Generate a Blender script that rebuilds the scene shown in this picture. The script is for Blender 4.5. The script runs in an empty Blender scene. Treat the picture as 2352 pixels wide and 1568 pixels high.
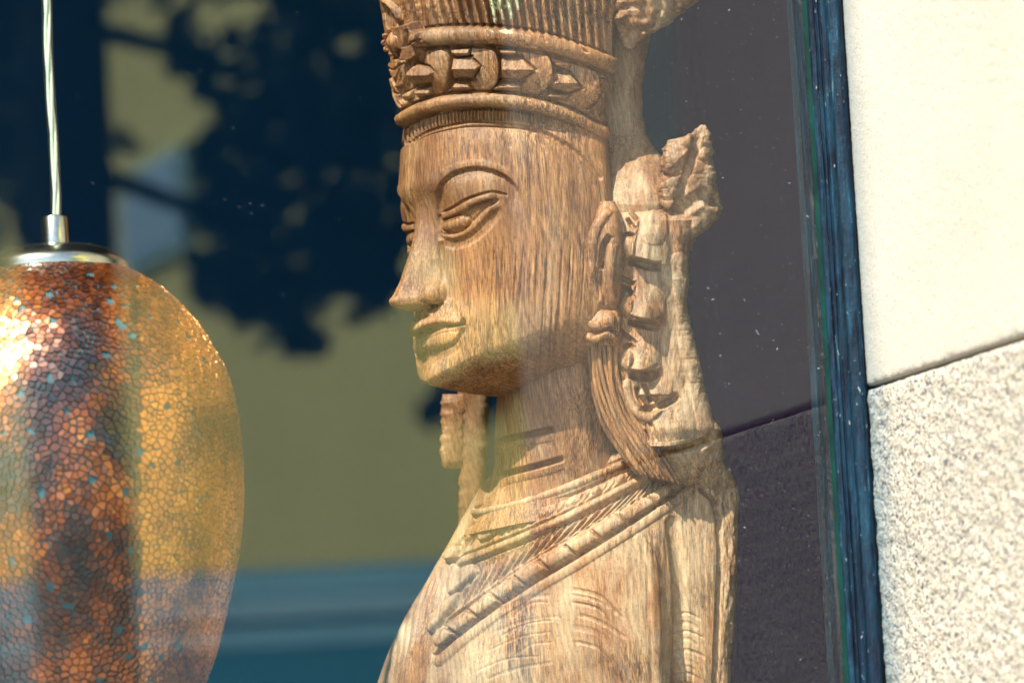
import bpy, math, random
import numpy as np
from mathutils import Vector

S = bpy.context.scene
COL = S.collection
random.seed(11)
rng = np.random.default_rng(11)

# ------------------------------------------------------------------ camera
PW, PH, F = 2352.0, 1568.0, 8820.0          # working picture units, 135 mm lens on 36 mm
YAW, PITCH, ROLL = math.radians(20), math.radians(8.0), math.radians(2.9)
DEPTH_GLASS = 2.2


def v3(*a):
    return np.array(a, dtype=float)


B = v3(math.sin(YAW) * math.cos(PITCH), math.cos(YAW) * math.cos(PITCH), math.sin(PITCH))
R0 = v3(math.cos(YAW), -math.sin(YAW), 0)
U0 = np.cross(R0, B)
RV = math.cos(ROLL) * R0 - math.sin(ROLL) * U0
UV = math.sin(ROLL) * R0 + math.cos(ROLL) * U0


def ray(px, py):
    px = np.asarray(px, float)[..., None]
    py = np.asarray(py, float)[..., None]
    return B + RV * ((px - PW / 2) / F) + UV * ((PH / 2 - py) / F)


CAM = v3(0, 0, 1.30)
_p = ray(1970, 700) * DEPTH_GLASS
CAM[0] = -_p[0]
CAM[1] = -_p[1]
Z0 = 2.37                                    # depth of the statue's axis
SC = Z0 / F                                  # metres per working unit at the statue


def P(px, py, w=0.0):
    """point seen at (px, py), w units in front of the statue's axis"""
    w = np.asarray(w, float)
    return CAM + ray(px, py) * (Z0 - w * SC)[..., None]


def PZ(px, py, z):
    return CAM + ray(px, py) * z


def proj(p):
    d = p - CAM
    z = d @ B
    return PW / 2 + F * (d @ RV) / z, PH / 2 - F * (d @ UV) / z


def mirror(px, py, z):
    """place in the street that the pane (plane y = 0) shows at (px, py)"""
    q = PZ(px, py, z)
    return v3(q[0], -q[1], q[2])


cam_d = bpy.data.cameras.new("camera")
cam = bpy.data.objects.new("camera", cam_d)
COL.objects.link(cam)
from mathutils import Matrix
M = Matrix(((RV[0], UV[0], -B[0], CAM[0]), (RV[1], UV[1], -B[1], CAM[1]), (RV[2], UV[2], -B[2], CAM[2]), (0, 0, 0, 1)))
cam.matrix_world = M
cam_d.lens = 135.0
cam_d.sensor_width = 36.0
cam_d.clip_start = 0.05
cam_d.clip_end = 500
cam_d.dof.use_dof = True
cam_d.dof.focus_distance = 2.29
cam_d.dof.aperture_fstop = 7.0
cam_d.dof.aperture_blades = 8
S.camera = cam

# ------------------------------------------------------------------ light
SUN = v3(-0.53, -0.33, 0.75)
SUN /= np.linalg.norm(SUN)
world = bpy.data.worlds.new("World")
S.world = world
world.use_nodes = True
nt = world.node_tree
bg = nt.nodes["Background"]
sky = nt.nodes.new("ShaderNodeTexSky")
sky.sky_type = 'NISHITA'
sky.sun_disc = False
sky.sun_elevation = math.asin(SUN[2])
sky.sun_rotation = math.atan2(SUN[0], SUN[1])
nt.links.new(sky.outputs[0], bg.inputs[0])
bg.inputs[1].default_value = 0.105
sl = bpy.data.lights.new("sun", 'SUN')
sl.energy = 5.0
sl.angle = math.radians(0.6)
sl.color = (1.0, 0.93, 0.82)
sun = bpy.data.objects.new("sun", sl)
COL.objects.link(sun)
sun.location = (-4, -3, 6)
sun.rotation_euler = Vector(SUN).to_track_quat('Z', 'Y').to_euler()
S.view_settings.view_transform = 'Standard'
S.view_settings.look = 'None'
S.view_settings.exposure = 1.38
S.view_settings.gamma = 1.0
S.cycles.max_bounces = 10
S.cycles.transparent_max_bounces = 16
S.cycles.sample_clamp_indirect = 6.0


# ------------------------------------------------------------------ node helpers
class Mat:
    def __init__(self, name):
        self.m = bpy.data.materials.new(name)
        self.m.use_nodes = True
        self.t = self.m.node_tree
        self.b = self.t.nodes["Principled BSDF"]
        self.out = self.t.nodes["Material Output"]

    def n(self, kind, **kw):
        nd = self.t.nodes.new("ShaderNode" + kind)
        for k, v in kw.items():
            setattr(nd, k, v)
        return nd

    def l(self, a, b):
        self.t.links.new(a, b)

    def coords(self, scale=(1, 1, 1), kind="Object"):
        tc = self.n("TexCoord")
        mp = self.n("Mapping")
        mp.inputs["Scale"].default_value = scale
        self.l(tc.outputs[kind], mp.inputs["Vector"])
        return mp.outputs[0]

    def noise(self, vec, scale, detail=4, rough=0.55, dist=0.0):
        nd = self.n("TexNoise")
        nd.inputs["Scale"].default_value = scale
        nd.inputs["Detail"].default_value = detail
        nd.inputs["Roughness"].default_value = rough
        nd.inputs["Distortion"].default_value = dist
        self.l(vec, nd.inputs["Vector"])
        return nd.outputs[0]

    def ramp(self, fac, stops):
        nd = self.n("ValToRGB")
        el = nd.color_ramp.elements
        while len(el) < len(stops):
            el.new(0.5)
        for e, (p, c) in zip(el, stops):
            e.position = p
            e.color = (*c, 1) if len(c) == 3 else c
        self.l(fac, nd.inputs[0])
        return nd.outputs[0]

    def mix(self, fac, a, b, mode='MIX'):
        nd = self.n("Mix", data_type='RGBA', blend_type=mode)
        if isinstance(fac, (int, float)):
            nd.inputs[0].default_value = fac
        else:
            self.l(fac, nd.inputs[0])
        for i, c in ((6, a), (7, b)):
            if isinstance(c, tuple):
                nd.inputs[i].default_value = (*c, 1)
            else:
                self.l(c, nd.inputs[i])
        return nd.outputs[2]

    def math(self, op, a, b=0.0, clamp=False):
        nd = self.n("Math", operation=op, use_clamp=clamp)
        for i, c in ((0, a), (1, b)):
            if isinstance(c, (int, float)):
                nd.inputs[i].default_value = c
            else:
                self.l(c, nd.inputs[i])
        return nd.outputs[0]

    def bump(self, h, strength, dist, chain=None):
        nd = self.n("Bump")
        nd.inputs["Strength"].default_value = strength
        nd.inputs["Distance"].default_value = dist
        self.l(h, nd.inputs["Height"])
        if chain is not None:
            self.l(chain, nd.inputs["Normal"])
        return nd.outputs[0]

    def set(self, **kw):
        names = dict(color="Base Color", rough="Roughness", metal="Metallic", normal="Normal", spec="Specular IOR Level",
                     coat="Coat Weight", coatr="Coat Roughness", trans="Transmission Weight", sub="Subsurface Weight")
        for k, v in kw.items():
            s = self.b.inputs[names[k]]
            if isinstance(v, (int, float)):
                s.default_value = v
            elif isinstance(v, tuple):
                s.default_value = (*v, 1)
            else:
                self.l(v, s)
        return self


def grey(v):
    return (v, v, v)


# ------------------------------------------------------------------ materials
def wood_material(name, dust_haze=0.0, seed=0.0, dark=1.0):
    w = Mat(name)
    tc = w.n("TexCoord")
    mp = w.n("Mapping")
    mp.inputs["Scale"].default_value = (1, 1, 0.036)
    mp.inputs["Location"].default_value = (seed, seed * 0.7, seed * 0.3)
    wn = w.n("TexNoise")
    wn.inputs["Scale"].default_value = 9
    wn.inputs["Detail"].default_value = 2
    w.l(tc.outputs["Object"], wn.inputs["Vector"])
    wv = w.n("VectorMath", operation='MULTIPLY_ADD')
    wv.inputs[1].default_value = (0.009, 0.009, 0.0)
    w.l(wn.outputs["Color"], wv.inputs[0])
    w.l(tc.outputs["Object"], wv.inputs[2])
    w.l(wv.outputs[0], mp.inputs["Vector"])
    grain = w.noise(mp.outputs[0], 1650, 5, 0.65, 0.15)
    broad = w.noise(mp.outputs[0], 300, 4, 0.6, 0.3)
    grain = w.math('ADD', w.math('MULTIPLY', grain, 0.70), w.math('MULTIPLY', broad, 0.30))
    calm = w.ramp(w.noise(tc.outputs["Object"], 22, 3, 0.6), [(0.35, grey(0.35)), (0.6, grey(1.45))])
    grain = w.math('ADD', w.math('MULTIPLY', w.math('SUBTRACT', grain, 0.54), calm), 0.54)
    grain2 = w.noise(mp.outputs[0], 1500, 3, 0.6)
    mp2 = w.n("Mapping")
    mp2.inputs["Scale"].default_value = (1, 1, 0.35)
    mp2.inputs["Location"].default_value = (seed + 3, seed, seed)
    w.l(tc.outputs["Object"], mp2.inputs["Vector"])
    blot = w.noise(mp2.outputs[0], 14, 5, 0.6, 0.6)
    blot2 = w.noise(mp2.outputs[0], 45, 5, 0.65, 0.4)
    speck = w.noise(tc.outputs["Object"], 700, 3, 0.7)
    g = w.ramp(grain, [(0.38, (0.040 * dark, 0.016 * dark, 0.009 * dark)), (0.452, (0.20 * dark, 0.083 * dark, 0.031 * dark)), (0.538, (0.43 * dark, 0.196 * dark, 0.068 * dark)), (0.65, (0.66 * dark, 0.375 * dark, 0.145 * dark))])
    red = w.ramp(blot, [(0.42, grey(0)), (0.62, grey(1))])
    c = w.mix(w.math('MULTIPLY', red, 0.68), g, (0.16 * dark, 0.070 * dark, 0.032 * dark))
    pale = w.ramp(blot2, [(0.5 - 0.1 * dust_haze, grey(0)), (0.72, grey(1))])
    c = w.mix(w.math('MULTIPLY', pale, 0.25 + 0.5 * dust_haze), c, (0.62, 0.48, 0.29))
    rm = w.n("Mapping")
    rm.vector_type = 'POINT'
    rm.inputs["Location"].default_value = tuple(float(t_) for t_ in -P(1500, 700, -420))
    rm.inputs["Rotation"].default_value = (0.10, 0.16, 0)
    w.l(wv.outputs[0], rm.inputs["Vector"])
    wave = w.n("TexWave", wave_type='RINGS', rings_direction='Z')
    wave.inputs["Scale"].default_value = 95
    wave.inputs["Distortion"].default_value = 3.5
    wave.inputs["Detail"].default_value = 3
    wave.inputs["Detail Scale"].default_value = 1.5
    w.l(rm.outputs[0], wave.inputs["Vector"])
    c = w.mix(0.38, c, w.ramp(wave.outputs["Fac"], [(0.1, grey(0.62)), (0.45, grey(1.0)), (1.0, grey(1.12))]), 'MULTIPLY')
    sp = w.ramp(speck, [(0.30, grey(0.45)), (0.45, grey(1)), (0.62, grey(1)), (0.74, grey(1.5))])
    c = w.mix(0.8, c, sp, 'MULTIPLY')
    if name == "carved_wood":
        gpt = w.n("NewGeometry")
        dn = w.n("VectorMath", operation='DISTANCE')
        w.l(gpt.outputs["Position"], dn.inputs[0])
        q_ = P(1168, 12, 330)
        dn.inputs[1].default_value = tuple(float(t_) for t_ in q_)
        chip = w.math('ADD', w.math('MULTIPLY', dn.outputs["Value"], -38.0), w.math('MULTIPLY', w.noise(tc.outputs["Object"], 160, 5, 0.7), 1.6))
        c = w.mix(w.ramp(chip, [(0.12, grey(0)), (0.2, grey(1))]), c, (0.52, 0.58, 0.34))
    h = w.math('ADD', w.math('ADD', w.math('MULTIPLY', grain, 1.0), w.math('MULTIPLY', grain2, 0.5)), w.math('MULTIPLY', wave.outputs["Fac"], 0.15))
    nrm = w.bump(h, 0.55, 0.0011)
    nrm = w.bump(speck, 0.45, 0.0005, nrm)
    rg = w.math('ADD', w.math('MULTIPLY', blot2, 0.35), 0.27)
    w.set(color=c, rough=rg, normal=nrm, spec=0.5)
    return w.m


WOOD = wood_material("carved_wood")
WOOD_DARK = wood_material("dark_carved_wood", 0.0, 5.0, 0.72)
WOOD_CHEST = wood_material("haze_paled_carved_wood", 1.0, 13.0, 1.0)  # paler colour paints the reflected haze of the glass into the chest
WOOD_PALE = wood_material("weathered_pale_wood", 1.0, 9.0, 1.0)


def make_glass():
    m = Mat("window_glass")
    t = m.t
    t.nodes.remove(m.b)
    geo = m.n("NewGeometry")
    dot = m.n("VectorMath", operation='DOT_PRODUCT')
    m.l(geo.outputs["Incoming"], dot.inputs[0])
    m.l(geo.outputs["True Normal"], dot.inputs[1])
    c = m.math('ABSOLUTE', dot.outputs["Value"])
    f = m.math('POWER', m.math('SUBTRACT', 1.0, c), 5.0)
    f = m.math('ADD', m.math('MULTIPLY', f, 0.95), 0.034)
    tr = m.n("BsdfTransparent")
    tr.inputs[0].default_value = (0.975, 0.99, 0.98, 1)
    gl = m.n("BsdfGlossy")
    gl.inputs["Roughness"].default_value = 0.0
    gl.inputs[0].default_value = (0.80, 0.90, 1, 1)
    mx = m.n("MixShader")
    m.l(f, mx.inputs[0])
    m.l(tr.outputs[0], mx.inputs[1])
    m.l(gl.outputs[0], mx.inputs[2])
    m.l(mx.outputs[0], m.out.inputs[0])
    return m.m


GLASS = make_glass()


def simple(name, color, rough=0.6, metal=0.0, var=0.15, scale=30, bump=0.0, bscale=200, **kw):
    m = Mat(name)
    vec = m.coords()
    nz = m.noise(vec, scale, 5, 0.6)
    lo = tuple(c * (1 - var) for c in color)
    hi = tuple(min(1, c * (1 + var)) for c in color)
    m.set(color=m.ramp(nz, [(0.3, lo), (0.7, hi)]), rough=rough, metal=metal, **kw)
    if bump:
        m.set(normal=m.bump(m.noise(vec, bscale, 4), 0.5, bump))
    return m.m


def frame_paint():
    m = Mat("old_blue_gloss_paint")
    v = m.coords((1, 1, 0.06))
    streak = m.noise(v, 420, 5, 0.65, 0.3)
    v2 = m.coords((1, 1, 0.4))
    patch = m.noise(v2, 60, 5, 0.65, 0.4)
    fine = m.noise(v2, 500, 4, 0.7)
    c = m.ramp(streak, [(0.42, (0.0004, 0.003, 0.009)), (0.56, (0.0008, 0.010, 0.026)), (0.67, (0.003, 0.035, 0.068)), (0.76, (0.10, 0.20, 0.22))])
    p = m.ramp(patch, [(0.45, grey(0)), (0.7, grey(1))])
    c = m.mix(m.math('MULTIPLY', p, 0.5), c, (0.003, 0.048, 0.085))
    chips = m.ramp(fine, [(0.66, grey(0)), (0.72, grey(1))])
    c = m.mix(chips, c, (0.35, 0.42, 0.40))
    m.set(color=c, rough=m.math('ADD', m.math('MULTIPLY', patch, 0.35), 0.26), normal=m.bump(m.math('ADD', streak, fine), 0.6, 0.0010), spec=0.22)
    return m.m


PAINT = frame_paint()
GASKET = simple("green_glazing_putty", (0.001, 0.020, 0.016), 0.6, var=0.4, scale=60, bump=0.0003, bscale=600, spec=0.08)


def granite(name, rough_face):
    m = Mat(name)
    v = m.coords()
    big = m.noise(v, 9, 4, 0.6)
    grainn = m.noise(v, 470 if rough_face else 620, 4, 0.7)
    vor = m.n("TexVoronoi")
    vor.inputs["Scale"].default_value = 420 if rough_face else 900
    m.l(v, vor.inputs["Vector"])
    base = m.ramp(big, [(0.3, (0.36, 0.33, 0.265)), (0.7, (0.42, 0.385, 0.31))] if rough_face else [(0.3, (0.35, 0.325, 0.265)), (0.7, (0.40, 0.37, 0.305))])
    if rough_face:
        dk = m.ramp(grainn, [(0.41, grey(1)), (0.475, grey(0))])
        c = m.mix(dk, base, (0.035, 0.045, 0.070))
        lt = m.ramp(grainn, [(0.60, grey(0)), (0.72, grey(1))])
        c = m.mix(m.math('MULTIPLY', lt, 0.7), c, (0.58, 0.55, 0.48))
        br = m.ramp(m.noise(v, 90, 4), [(0.55, grey(0)), (0.75, grey(1))])
        c = m.mix(m.math('MULTIPLY', br, 0.35), c, (0.34, 0.26, 0.15))
    else:
        dk = m.ramp(grainn, [(0.33, grey(1)), (0.46, grey(0))])
        c = m.mix(m.math('MULTIPLY', dk, 0.9), base, (0.15, 0.15, 0.17))
    # painted shade beside the frame on fine stone, ragged dirt on rough
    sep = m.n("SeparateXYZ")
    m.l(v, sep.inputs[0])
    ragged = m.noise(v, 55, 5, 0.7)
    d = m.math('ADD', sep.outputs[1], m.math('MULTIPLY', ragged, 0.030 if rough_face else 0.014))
    shade_dirt = m.ramp(m.math('ADD', m.math('MULTIPLY', d, 12), 0.5), [(0.14, grey(0)), (0.56, grey(1))])
    c = m.mix(m.math('MULTIPLY', shade_dirt, 0.72), c, (0.06, 0.12, 0.15))
    m.set(color=c, rough=0.8, spec=0.25, normal=m.bump(m.math('ADD', grainn, m.math('MULTIPLY', vor.outputs[0], 0.5)), 0.9 if rough_face else 0.5, 0.0016 if rough_face else 0.0007))
    return m.m


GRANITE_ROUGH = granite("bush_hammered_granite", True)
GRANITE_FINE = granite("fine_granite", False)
GRANITE_FACE = simple("plain_granite", (0.36, 0.34, 0.30), 0.8, var=0.2, scale=120)
MORTAR = simple("mortar", (0.07, 0.08, 0.09), 0.9)
INTERIOR = simple("navy_shop_wall", (0.004, 0.10, 0.24), 0.85, var=0.1, scale=3)
TINT_PANEL = simple("purple_reflection_tint", (0.11, 0.035, 0.15), 0.85, var=0.12, scale=3)  # purple tint of the mirrored granite, put into a panel colour
FLOORM = simple("dark_shop_floor", (0.03, 0.035, 0.04), 0.5, scale=5)
PAVE = simple("pavement_stone", (0.27, 0.25, 0.22), 0.85, scale=4)
ASPHALT = simple("asphalt", (0.05, 0.05, 0.052), 0.9, scale=40)
OCHRE = simple("ochre_render", (0.88, 0.77, 0.25), 0.9, var=0.06, scale=1.5)
BLUEP = simple("blue_grey_paint", (0.34, 0.72, 0.84), 0.5, var=0.1, scale=2)
BLUEL = simple("pale_blue_paint", (0.48, 0.80, 0.90), 0.5, var=0.1, scale=2)
BLUED = simple("deep_blue_paint", (0.05, 0.34, 0.45), 0.5, var=0.1, scale=2)
PANE_BLIND = simple("pale_blue_blind", (0.45, 0.66, 0.80), 0.5, var=0.12, scale=4)
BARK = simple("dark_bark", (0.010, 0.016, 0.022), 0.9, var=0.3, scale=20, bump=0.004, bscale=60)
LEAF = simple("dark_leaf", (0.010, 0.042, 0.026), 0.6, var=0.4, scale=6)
STEEL = simple("brushed_steel", (0.62, 0.60, 0.50), 0.22, 1.0, var=0.12, scale=300)
WIRE = simple("tinned_wire", (0.88, 0.86, 0.74), 0.45, 0.4, var=0.1, scale=300)
GROUT = simple("teal_grout", (0.045, 0.13, 0.16), 0.5, var=0.25, scale=150)
DUST = simple("dust", (0.45, 0.44, 0.42), 0.9)
PLINTHM = simple("black_display_plinth", (0.02, 0.02, 0.022), 0.5)


def tile_material():
    m = Mat("amber_mirror_glass")
    at = m.n("Attribute", attribute_name="tint")
    v = m.coords()
    nz = m.noise(v, 260, 3, 0.6)
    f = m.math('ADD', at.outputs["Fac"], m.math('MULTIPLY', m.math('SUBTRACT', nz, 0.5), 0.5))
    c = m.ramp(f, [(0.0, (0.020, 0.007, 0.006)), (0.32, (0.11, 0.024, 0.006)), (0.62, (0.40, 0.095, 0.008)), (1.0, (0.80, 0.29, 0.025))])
    m.set(color=c, rough=0.38, metal=0.62, coat=1.0, coatr=0.29, normal=m.bump(nz, 0.25, 0.0006))
    m.b.inputs['Coat IOR'].default_value = 1.75
    return m.m


TILE = tile_material()


def sheath_mat():
    m = Mat("clear_cable_sheath")
    m.t.nodes.remove(m.b)
    lw = m.n("LayerWeight")
    lw.inputs[0].default_value = 0.35
    tr = m.n("BsdfTransparent")
    tr.inputs[0].default_value = (0.90, 0.97, 0.93, 1)
    gl = m.n("BsdfGlossy")
    gl.inputs["Roughness"].default_value = 0.08
    mx = m.n("MixShader")
    m.l(m.math('ADD', m.math('MULTIPLY', lw.outputs["Facing"], 0.5), 0.08), mx.inputs[0])
    m.l(tr.outputs[0], mx.inputs[1])
    m.l(gl.outputs[0], mx.inputs[2])
    m.l(mx.outputs[0], m.out.inputs[0])
    return m.m


SHEATH = sheath_mat()


# ------------------------------------------------------------------ object helpers
def mesh_obj(name, verts, faces, mat, parent=None, smooth=True):
    me = bpy.data.meshes.new(name)
    verts = np.asarray(verts, dtype=np.float32).reshape(-1, 3)
    if isinstance(faces, np.ndarray):
        k = faces.shape[1]
        me.vertices.add(len(verts))
        me.vertices.foreach_set("co", verts.ravel())
        me.loops.add(faces.size)
        me.loops.foreach_set("vertex_index", faces.astype(np.int32).ravel())
        me.polygons.add(len(faces))
        me.polygons.foreach_set("loop_start", np.arange(0, faces.size, k, dtype=np.int32))
        me.update(calc_edges=True)
    else:
        me.from_pydata(verts.tolist(), [], faces)
    me.polygons.foreach_set("use_smooth", np.full(len(me.polygons), smooth))
    me.materials.append(mat)
    me.update()
    o = bpy.data.objects.new(name, me)
    COL.objects.link(o)
    if parent is not None:
        put_under(o, parent)
    return o


def put_under(o, parent):
    o.parent = parent
    mw = Matrix.Identity(4)
    q = parent
    while q is not None:
        mw = q.matrix_basis if q.parent is None else mw
        q = q.parent
    if parent.parent is None:
        o.matrix_parent_inverse = parent.matrix_basis.inverted()


def thing(name, label, cat, loc, group=None):
    o = bpy.data.objects.new(name, None)
    COL.objects.link(o)
    o.empty_display_size = 0.1
    o.location = tuple(float(x) for x in loc)
    tag(o, label, cat, group)
    return o


def tag(o, label, cat, group=None, kind=None):
    o["label"] = label
    o["category"] = cat
    if group:
        o["group"] = group
    if kind:
        o["kind"] = kind
    return o


def grid_faces(n, m, wrap=False, flip=False):
    i = np.arange(n - 1)[:, None]
    j = np.arange(m if wrap else m - 1)[None, :]
    j2 = (j + 1) % m
    f = np.stack([i * m + j, i * m + j2, (i + 1) * m + j2, (i + 1) * m + j], axis=-1).reshape(-1, 4)
    return f[:, ::-1] if flip else f


def grid_obj(name, G, mat, parent=None, wrap=False, flip=False, caps=False, smooth=True):
    n, m = G.shape[:2]
    f = grid_faces(n, m, wrap, flip)
    V = G.reshape(-1, 3)
    if caps:                                 # close both ends with a fan of quads to a centre
        c0, c1 = G[0].mean(0), G[-1].mean(0)
        V = np.vstack([V, c0[None], c1[None]])
        k = n * m
        j = np.arange(0, m)
        j2 = (j + 1) % m
        a = np.stack([np.full(m, k), j2, j, np.full(m, k)], -1)
        b = np.stack([np.full(m, k + 1), (n - 1) * m + j, (n - 1) * m + j2, np.full(m, k + 1)], -1)
        if flip:
            a, b = a[:, ::-1], b[:, ::-1]
        tri = [tuple(x[:3]) if x[0] == x[3] else tuple(x) for x in np.vstack([a, b]).tolist()]
        tri = [tuple(dict.fromkeys(x)) for x in tri]
        return mesh_obj(name, V, [tuple(x) for x in f.tolist()] + tri, mat, parent, smooth)
    return mesh_obj(name, V, f, mat, parent, smooth)


def box(name, x0, x1, y0, y1, z0, z1, mat, parent=None, bevel=0.0):
    V = [(x, y, z) for z in (z0, z1) for y in (y0, y1) for x in (x0, x1)]
    Fc = [(0, 2, 3, 1), (4, 5, 7, 6), (0, 1, 5, 4), (2, 6, 7, 3), (0, 4, 6, 2), (1, 3, 7, 5)]
    o = mesh_obj(name, V, Fc, mat, parent, False)
    if bevel:
        md = o.modifiers.new("bevel", 'BEVEL')
        md.width = bevel
        md.segments = 2
    return o


def structure(o):
    o["kind"] = "structure"
    return o


def cr(pts, k=8, closed=False):
    """Catmull-Rom through pts"""
    p = np.asarray(pts, float)
    n = len(p)
    if n < 3 and not closed:
        t = np.linspace(0, 1, k + 1)[:, None]
        return p[0] * (1 - t) + p[-1] * t
    out = []
    rngi = range(n) if closed else range(n - 1)
    for i in rngi:
        if closed:
            a, b, c, d = p[(i - 1) % n], p[i], p[(i + 1) % n], p[(i + 2) % n]
        else:
            a, b, c, d = p[max(i - 1, 0)], p[i], p[i + 1], p[min(i + 2, n - 1)]
        t = np.linspace(0, 1, k, endpoint=False)[:, None]
        out.append(0.5 * ((2 * b) + (-a + c) * t + (2 * a - 5 * b + 4 * c - d) * t ** 2 + (-a + 3 * b - 3 * c + d) * t ** 3))
    if not closed:
        out.append(p[-1][None])
    return np.vstack(out)


def curve_y(pts, x):
    """smooth interpolation of second column over first"""
    d = cr(pts, 10)
    o = np.argsort(d[:, 0])
    return np.interp(x, d[o, 0], d[o, 1])


def lattice(shape, seed):
    return np.random.default_rng(seed).random(shape)


def vnoise(x, y, seed=0):
    L = 256
    g = lattice((L, L), seed)
    xi, yi = np.floor(x).astype(int), np.floor(y).astype(int)
    fx, fy = x - xi, y - yi
    fx, fy = fx * fx * (3 - 2 * fx), fy * fy * (3 - 2 * fy)
    a, b = g[xi % L, yi % L], g[(xi + 1) % L, yi % L]
    c, d = g[xi % L, (yi + 1) % L], g[(xi + 1) % L, (yi + 1) % L]
    return (a * (1 - fx) + b * fx) * (1 - fy) + (c * (1 - fx) + d * fx) * fy - 0.5


def fbm(x, y, o=4, seed=0, gain=0.5):
    r, a = 0, 1.0
    for k in range(o):
        r = r + a * vnoise(x * 2 ** k, y * 2 ** k, seed + k * 7)
        a *= gain
    return r


# ------------------------------------------------------------------ relief maps: depth of carving over an area
class Relief:
    def __init__(self, x0, y0, x1, y1):
        self.x0, self.y0 = x0, y0
        self.h = np.zeros((y1 - y0 + 1, x1 - x0 + 1))
        self.Y, self.X = np.mgrid[y0:y1 + 1, x0:x1 + 1].astype(float)

    def win(self, pts, pad):
        p = np.asarray(pts, float)
        H, W = self.h.shape
        a = int(max(0, p[:, 1].min() - pad - self.y0))
        b = int(min(H, p[:, 1].max() + pad - self.y0 + 2))
        c = int(max(0, p[:, 0].min() - pad - self.x0))
        d = int(min(W, p[:, 0].max() + pad - self.x0 + 2))
        return slice(a, max(a, b)), slice(c, max(c, d))

    def dist(self, pts, pad):
        p = np.asarray(pts, float)
        ys, xs = self.win(p, pad)
        X, Y = self.X[ys, xs], self.Y[ys, xs]
        D = np.full(X.shape, 1e9)
        T = np.zeros(X.shape)
        SG = np.ones(X.shape)
        seg = np.linalg.norm(np.diff(p, axis=0), axis=1)
        cum = np.concatenate([[0], np.cumsum(seg)])
        tot = max(cum[-1], 1e-6)
        for i in range(len(p) - 1):
            a, b = p[i], p[i + 1]
            e = b - a
            L2 = e @ e
            if L2 < 1e-9:
                continue
            t = np.clip(((X - a[0]) * e[0] + (Y - a[1]) * e[1]) / L2, 0, 1)
            dx, dy = X - a[0] - t * e[0], Y - a[1] - t * e[1]
            d = np.hypot(dx, dy)
            m = d < D
            D[m] = d[m]
            T[m] = ((cum[i] + t * seg[i]) / tot)[m]
            SG[m] = np.sign(e[0] * dy - e[1] * dx)[m]     # +1 = to the right when walking (image y down)
        return ys, xs, D, T, SG

    def groove(self, pts, w, d, taper=True, smooth=True, vee=False):
        q = cr(pts, 8) if smooth else np.asarray(pts, float)
        ys, xs, D, T, _ = self.dist(q, w + 2)
        s = np.clip(1 - D / w, 0, 1)
        k = s if vee else 1 - (1 - s) ** 2
        k = k * k * (3 - 2 * k) if not vee else k
        if taper:
            k = k * np.clip(np.sin(np.pi * np.clip(T, 0.0, 1.0)) * 3.0, 0.0, 1) ** 0.7
        self.h[ys, xs] -= d * k
        return self

    def ridge(self, pts, w, h, taper=True, smooth=True):
        q = cr(pts, 8) if smooth else np.asarray(pts, float)
        ys, xs, D, T, _ = self.dist(q, w + 2)
        k = np.sqrt(np.clip(1 - (D / w) ** 2, 0, 1))
        if taper:
            k = k * np.clip(np.sin(np.pi * T) * 3.0, 0, 1) ** 0.5
        self.h[ys, xs] += h * k
        return self

    def bump(self, cx, cy, rx, ry, ang, h, p=0.8):
        c, s = math.cos(math.radians(ang)), math.sin(math.radians(ang))
        r = max(rx, ry)
        ys, xs = self.win([(cx - r, cy - r), (cx + r, cy + r)], 2)
        dx, dy = self.X[ys, xs] - cx, self.Y[ys, xs] - cy
        q = ((dx * c + dy * s) / rx) ** 2 + ((-dx * s + dy * c) / ry) ** 2
        self.h[ys, xs] += h * np.clip(1 - q, 0, 1) ** p
        return self

    def inside(self, pts, ys, xs):
        X, Y = self.X[ys, xs], self.Y[ys, xs]
        m = np.zeros(X.shape, bool)
        n = len(pts)
        for i in range(n):
            x1, y1 = pts[i]
            x2, y2 = pts[(i + 1) % n]
            if y1 == y2:
                continue
            c = ((y1 > Y) != (y2 > Y)) & (X < (x2 - x1) * (Y - y1) / (y2 - y1) + x1)
            m ^= c
        return m

    def poly(self, pts, val, soft=2.0, mode='set', smooth=False, round_=0.0):
        q = cr(pts, 8, True) if smooth else np.asarray(pts, float)
        qq = np.vstack([q, q[:1]])
        ys, xs, D, _, _ = self.dist(qq, 3)
        m = self.inside(q, ys, xs)
        k = np.where(m, np.clip(D / soft, 0, 1), 0)
        v = val(self.X[ys, xs], self.Y[ys, xs]) if callable(val) else val
        if round_:
            v = v - round_ * np.clip(1 - D / 14.0, 0, 1) ** 2
        h = self.h[ys, xs]
        self.h[ys, xs] = h + k * v if mode == 'add' else h * (1 - k) + k * v
        return self

    def step(self, pts, h, fall, side=1, soft=2.5, taper=True):
        """displace one side of a line by h, fading away from it"""
        q = cr(pts, 8)
        ys, xs, D, T, SG = self.dist(q, fall * 4)
        sd = D * SG * side
        k = np.clip(sd / soft, 0, 1) * np.exp(-np.clip(sd, 0, None) / fall)
        if taper:
            k = k * np.clip(np.sin(np.pi * np.clip(T, 0, 1)) * 2.5, 0, 1)
        self.h[ys, xs] += h * k
        return self

    def sample(self, px, py):
        H, W = self.h.shape
        x = np.clip(px - self.x0, 0, W - 1.001)
        y = np.clip(py - self.y0, 0, H - 1.001)
        xi, yi = x.astype(int), y.astype(int)
        fx, fy = x - xi, y - yi
        h = self.h
        return (h[yi, xi] * (1 - fx) + h[yi, xi + 1] * fx) * (1 - fy) + (h[yi + 1, xi] * (1 - fx) + h[yi + 1, xi + 1] * fx) * fy


def normals(G, wrap=False):
    if wrap:
        du = np.roll(G, -1, 1) - np.roll(G, 1, 1)
    else:
        du = np.gradient(G, axis=1)
    dv = np.gradient(G, axis=0)
    n = np.cross(du, dv)
    return n / (np.linalg.norm(n, axis=-1, keepdims=True) + 1e-12)


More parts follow.
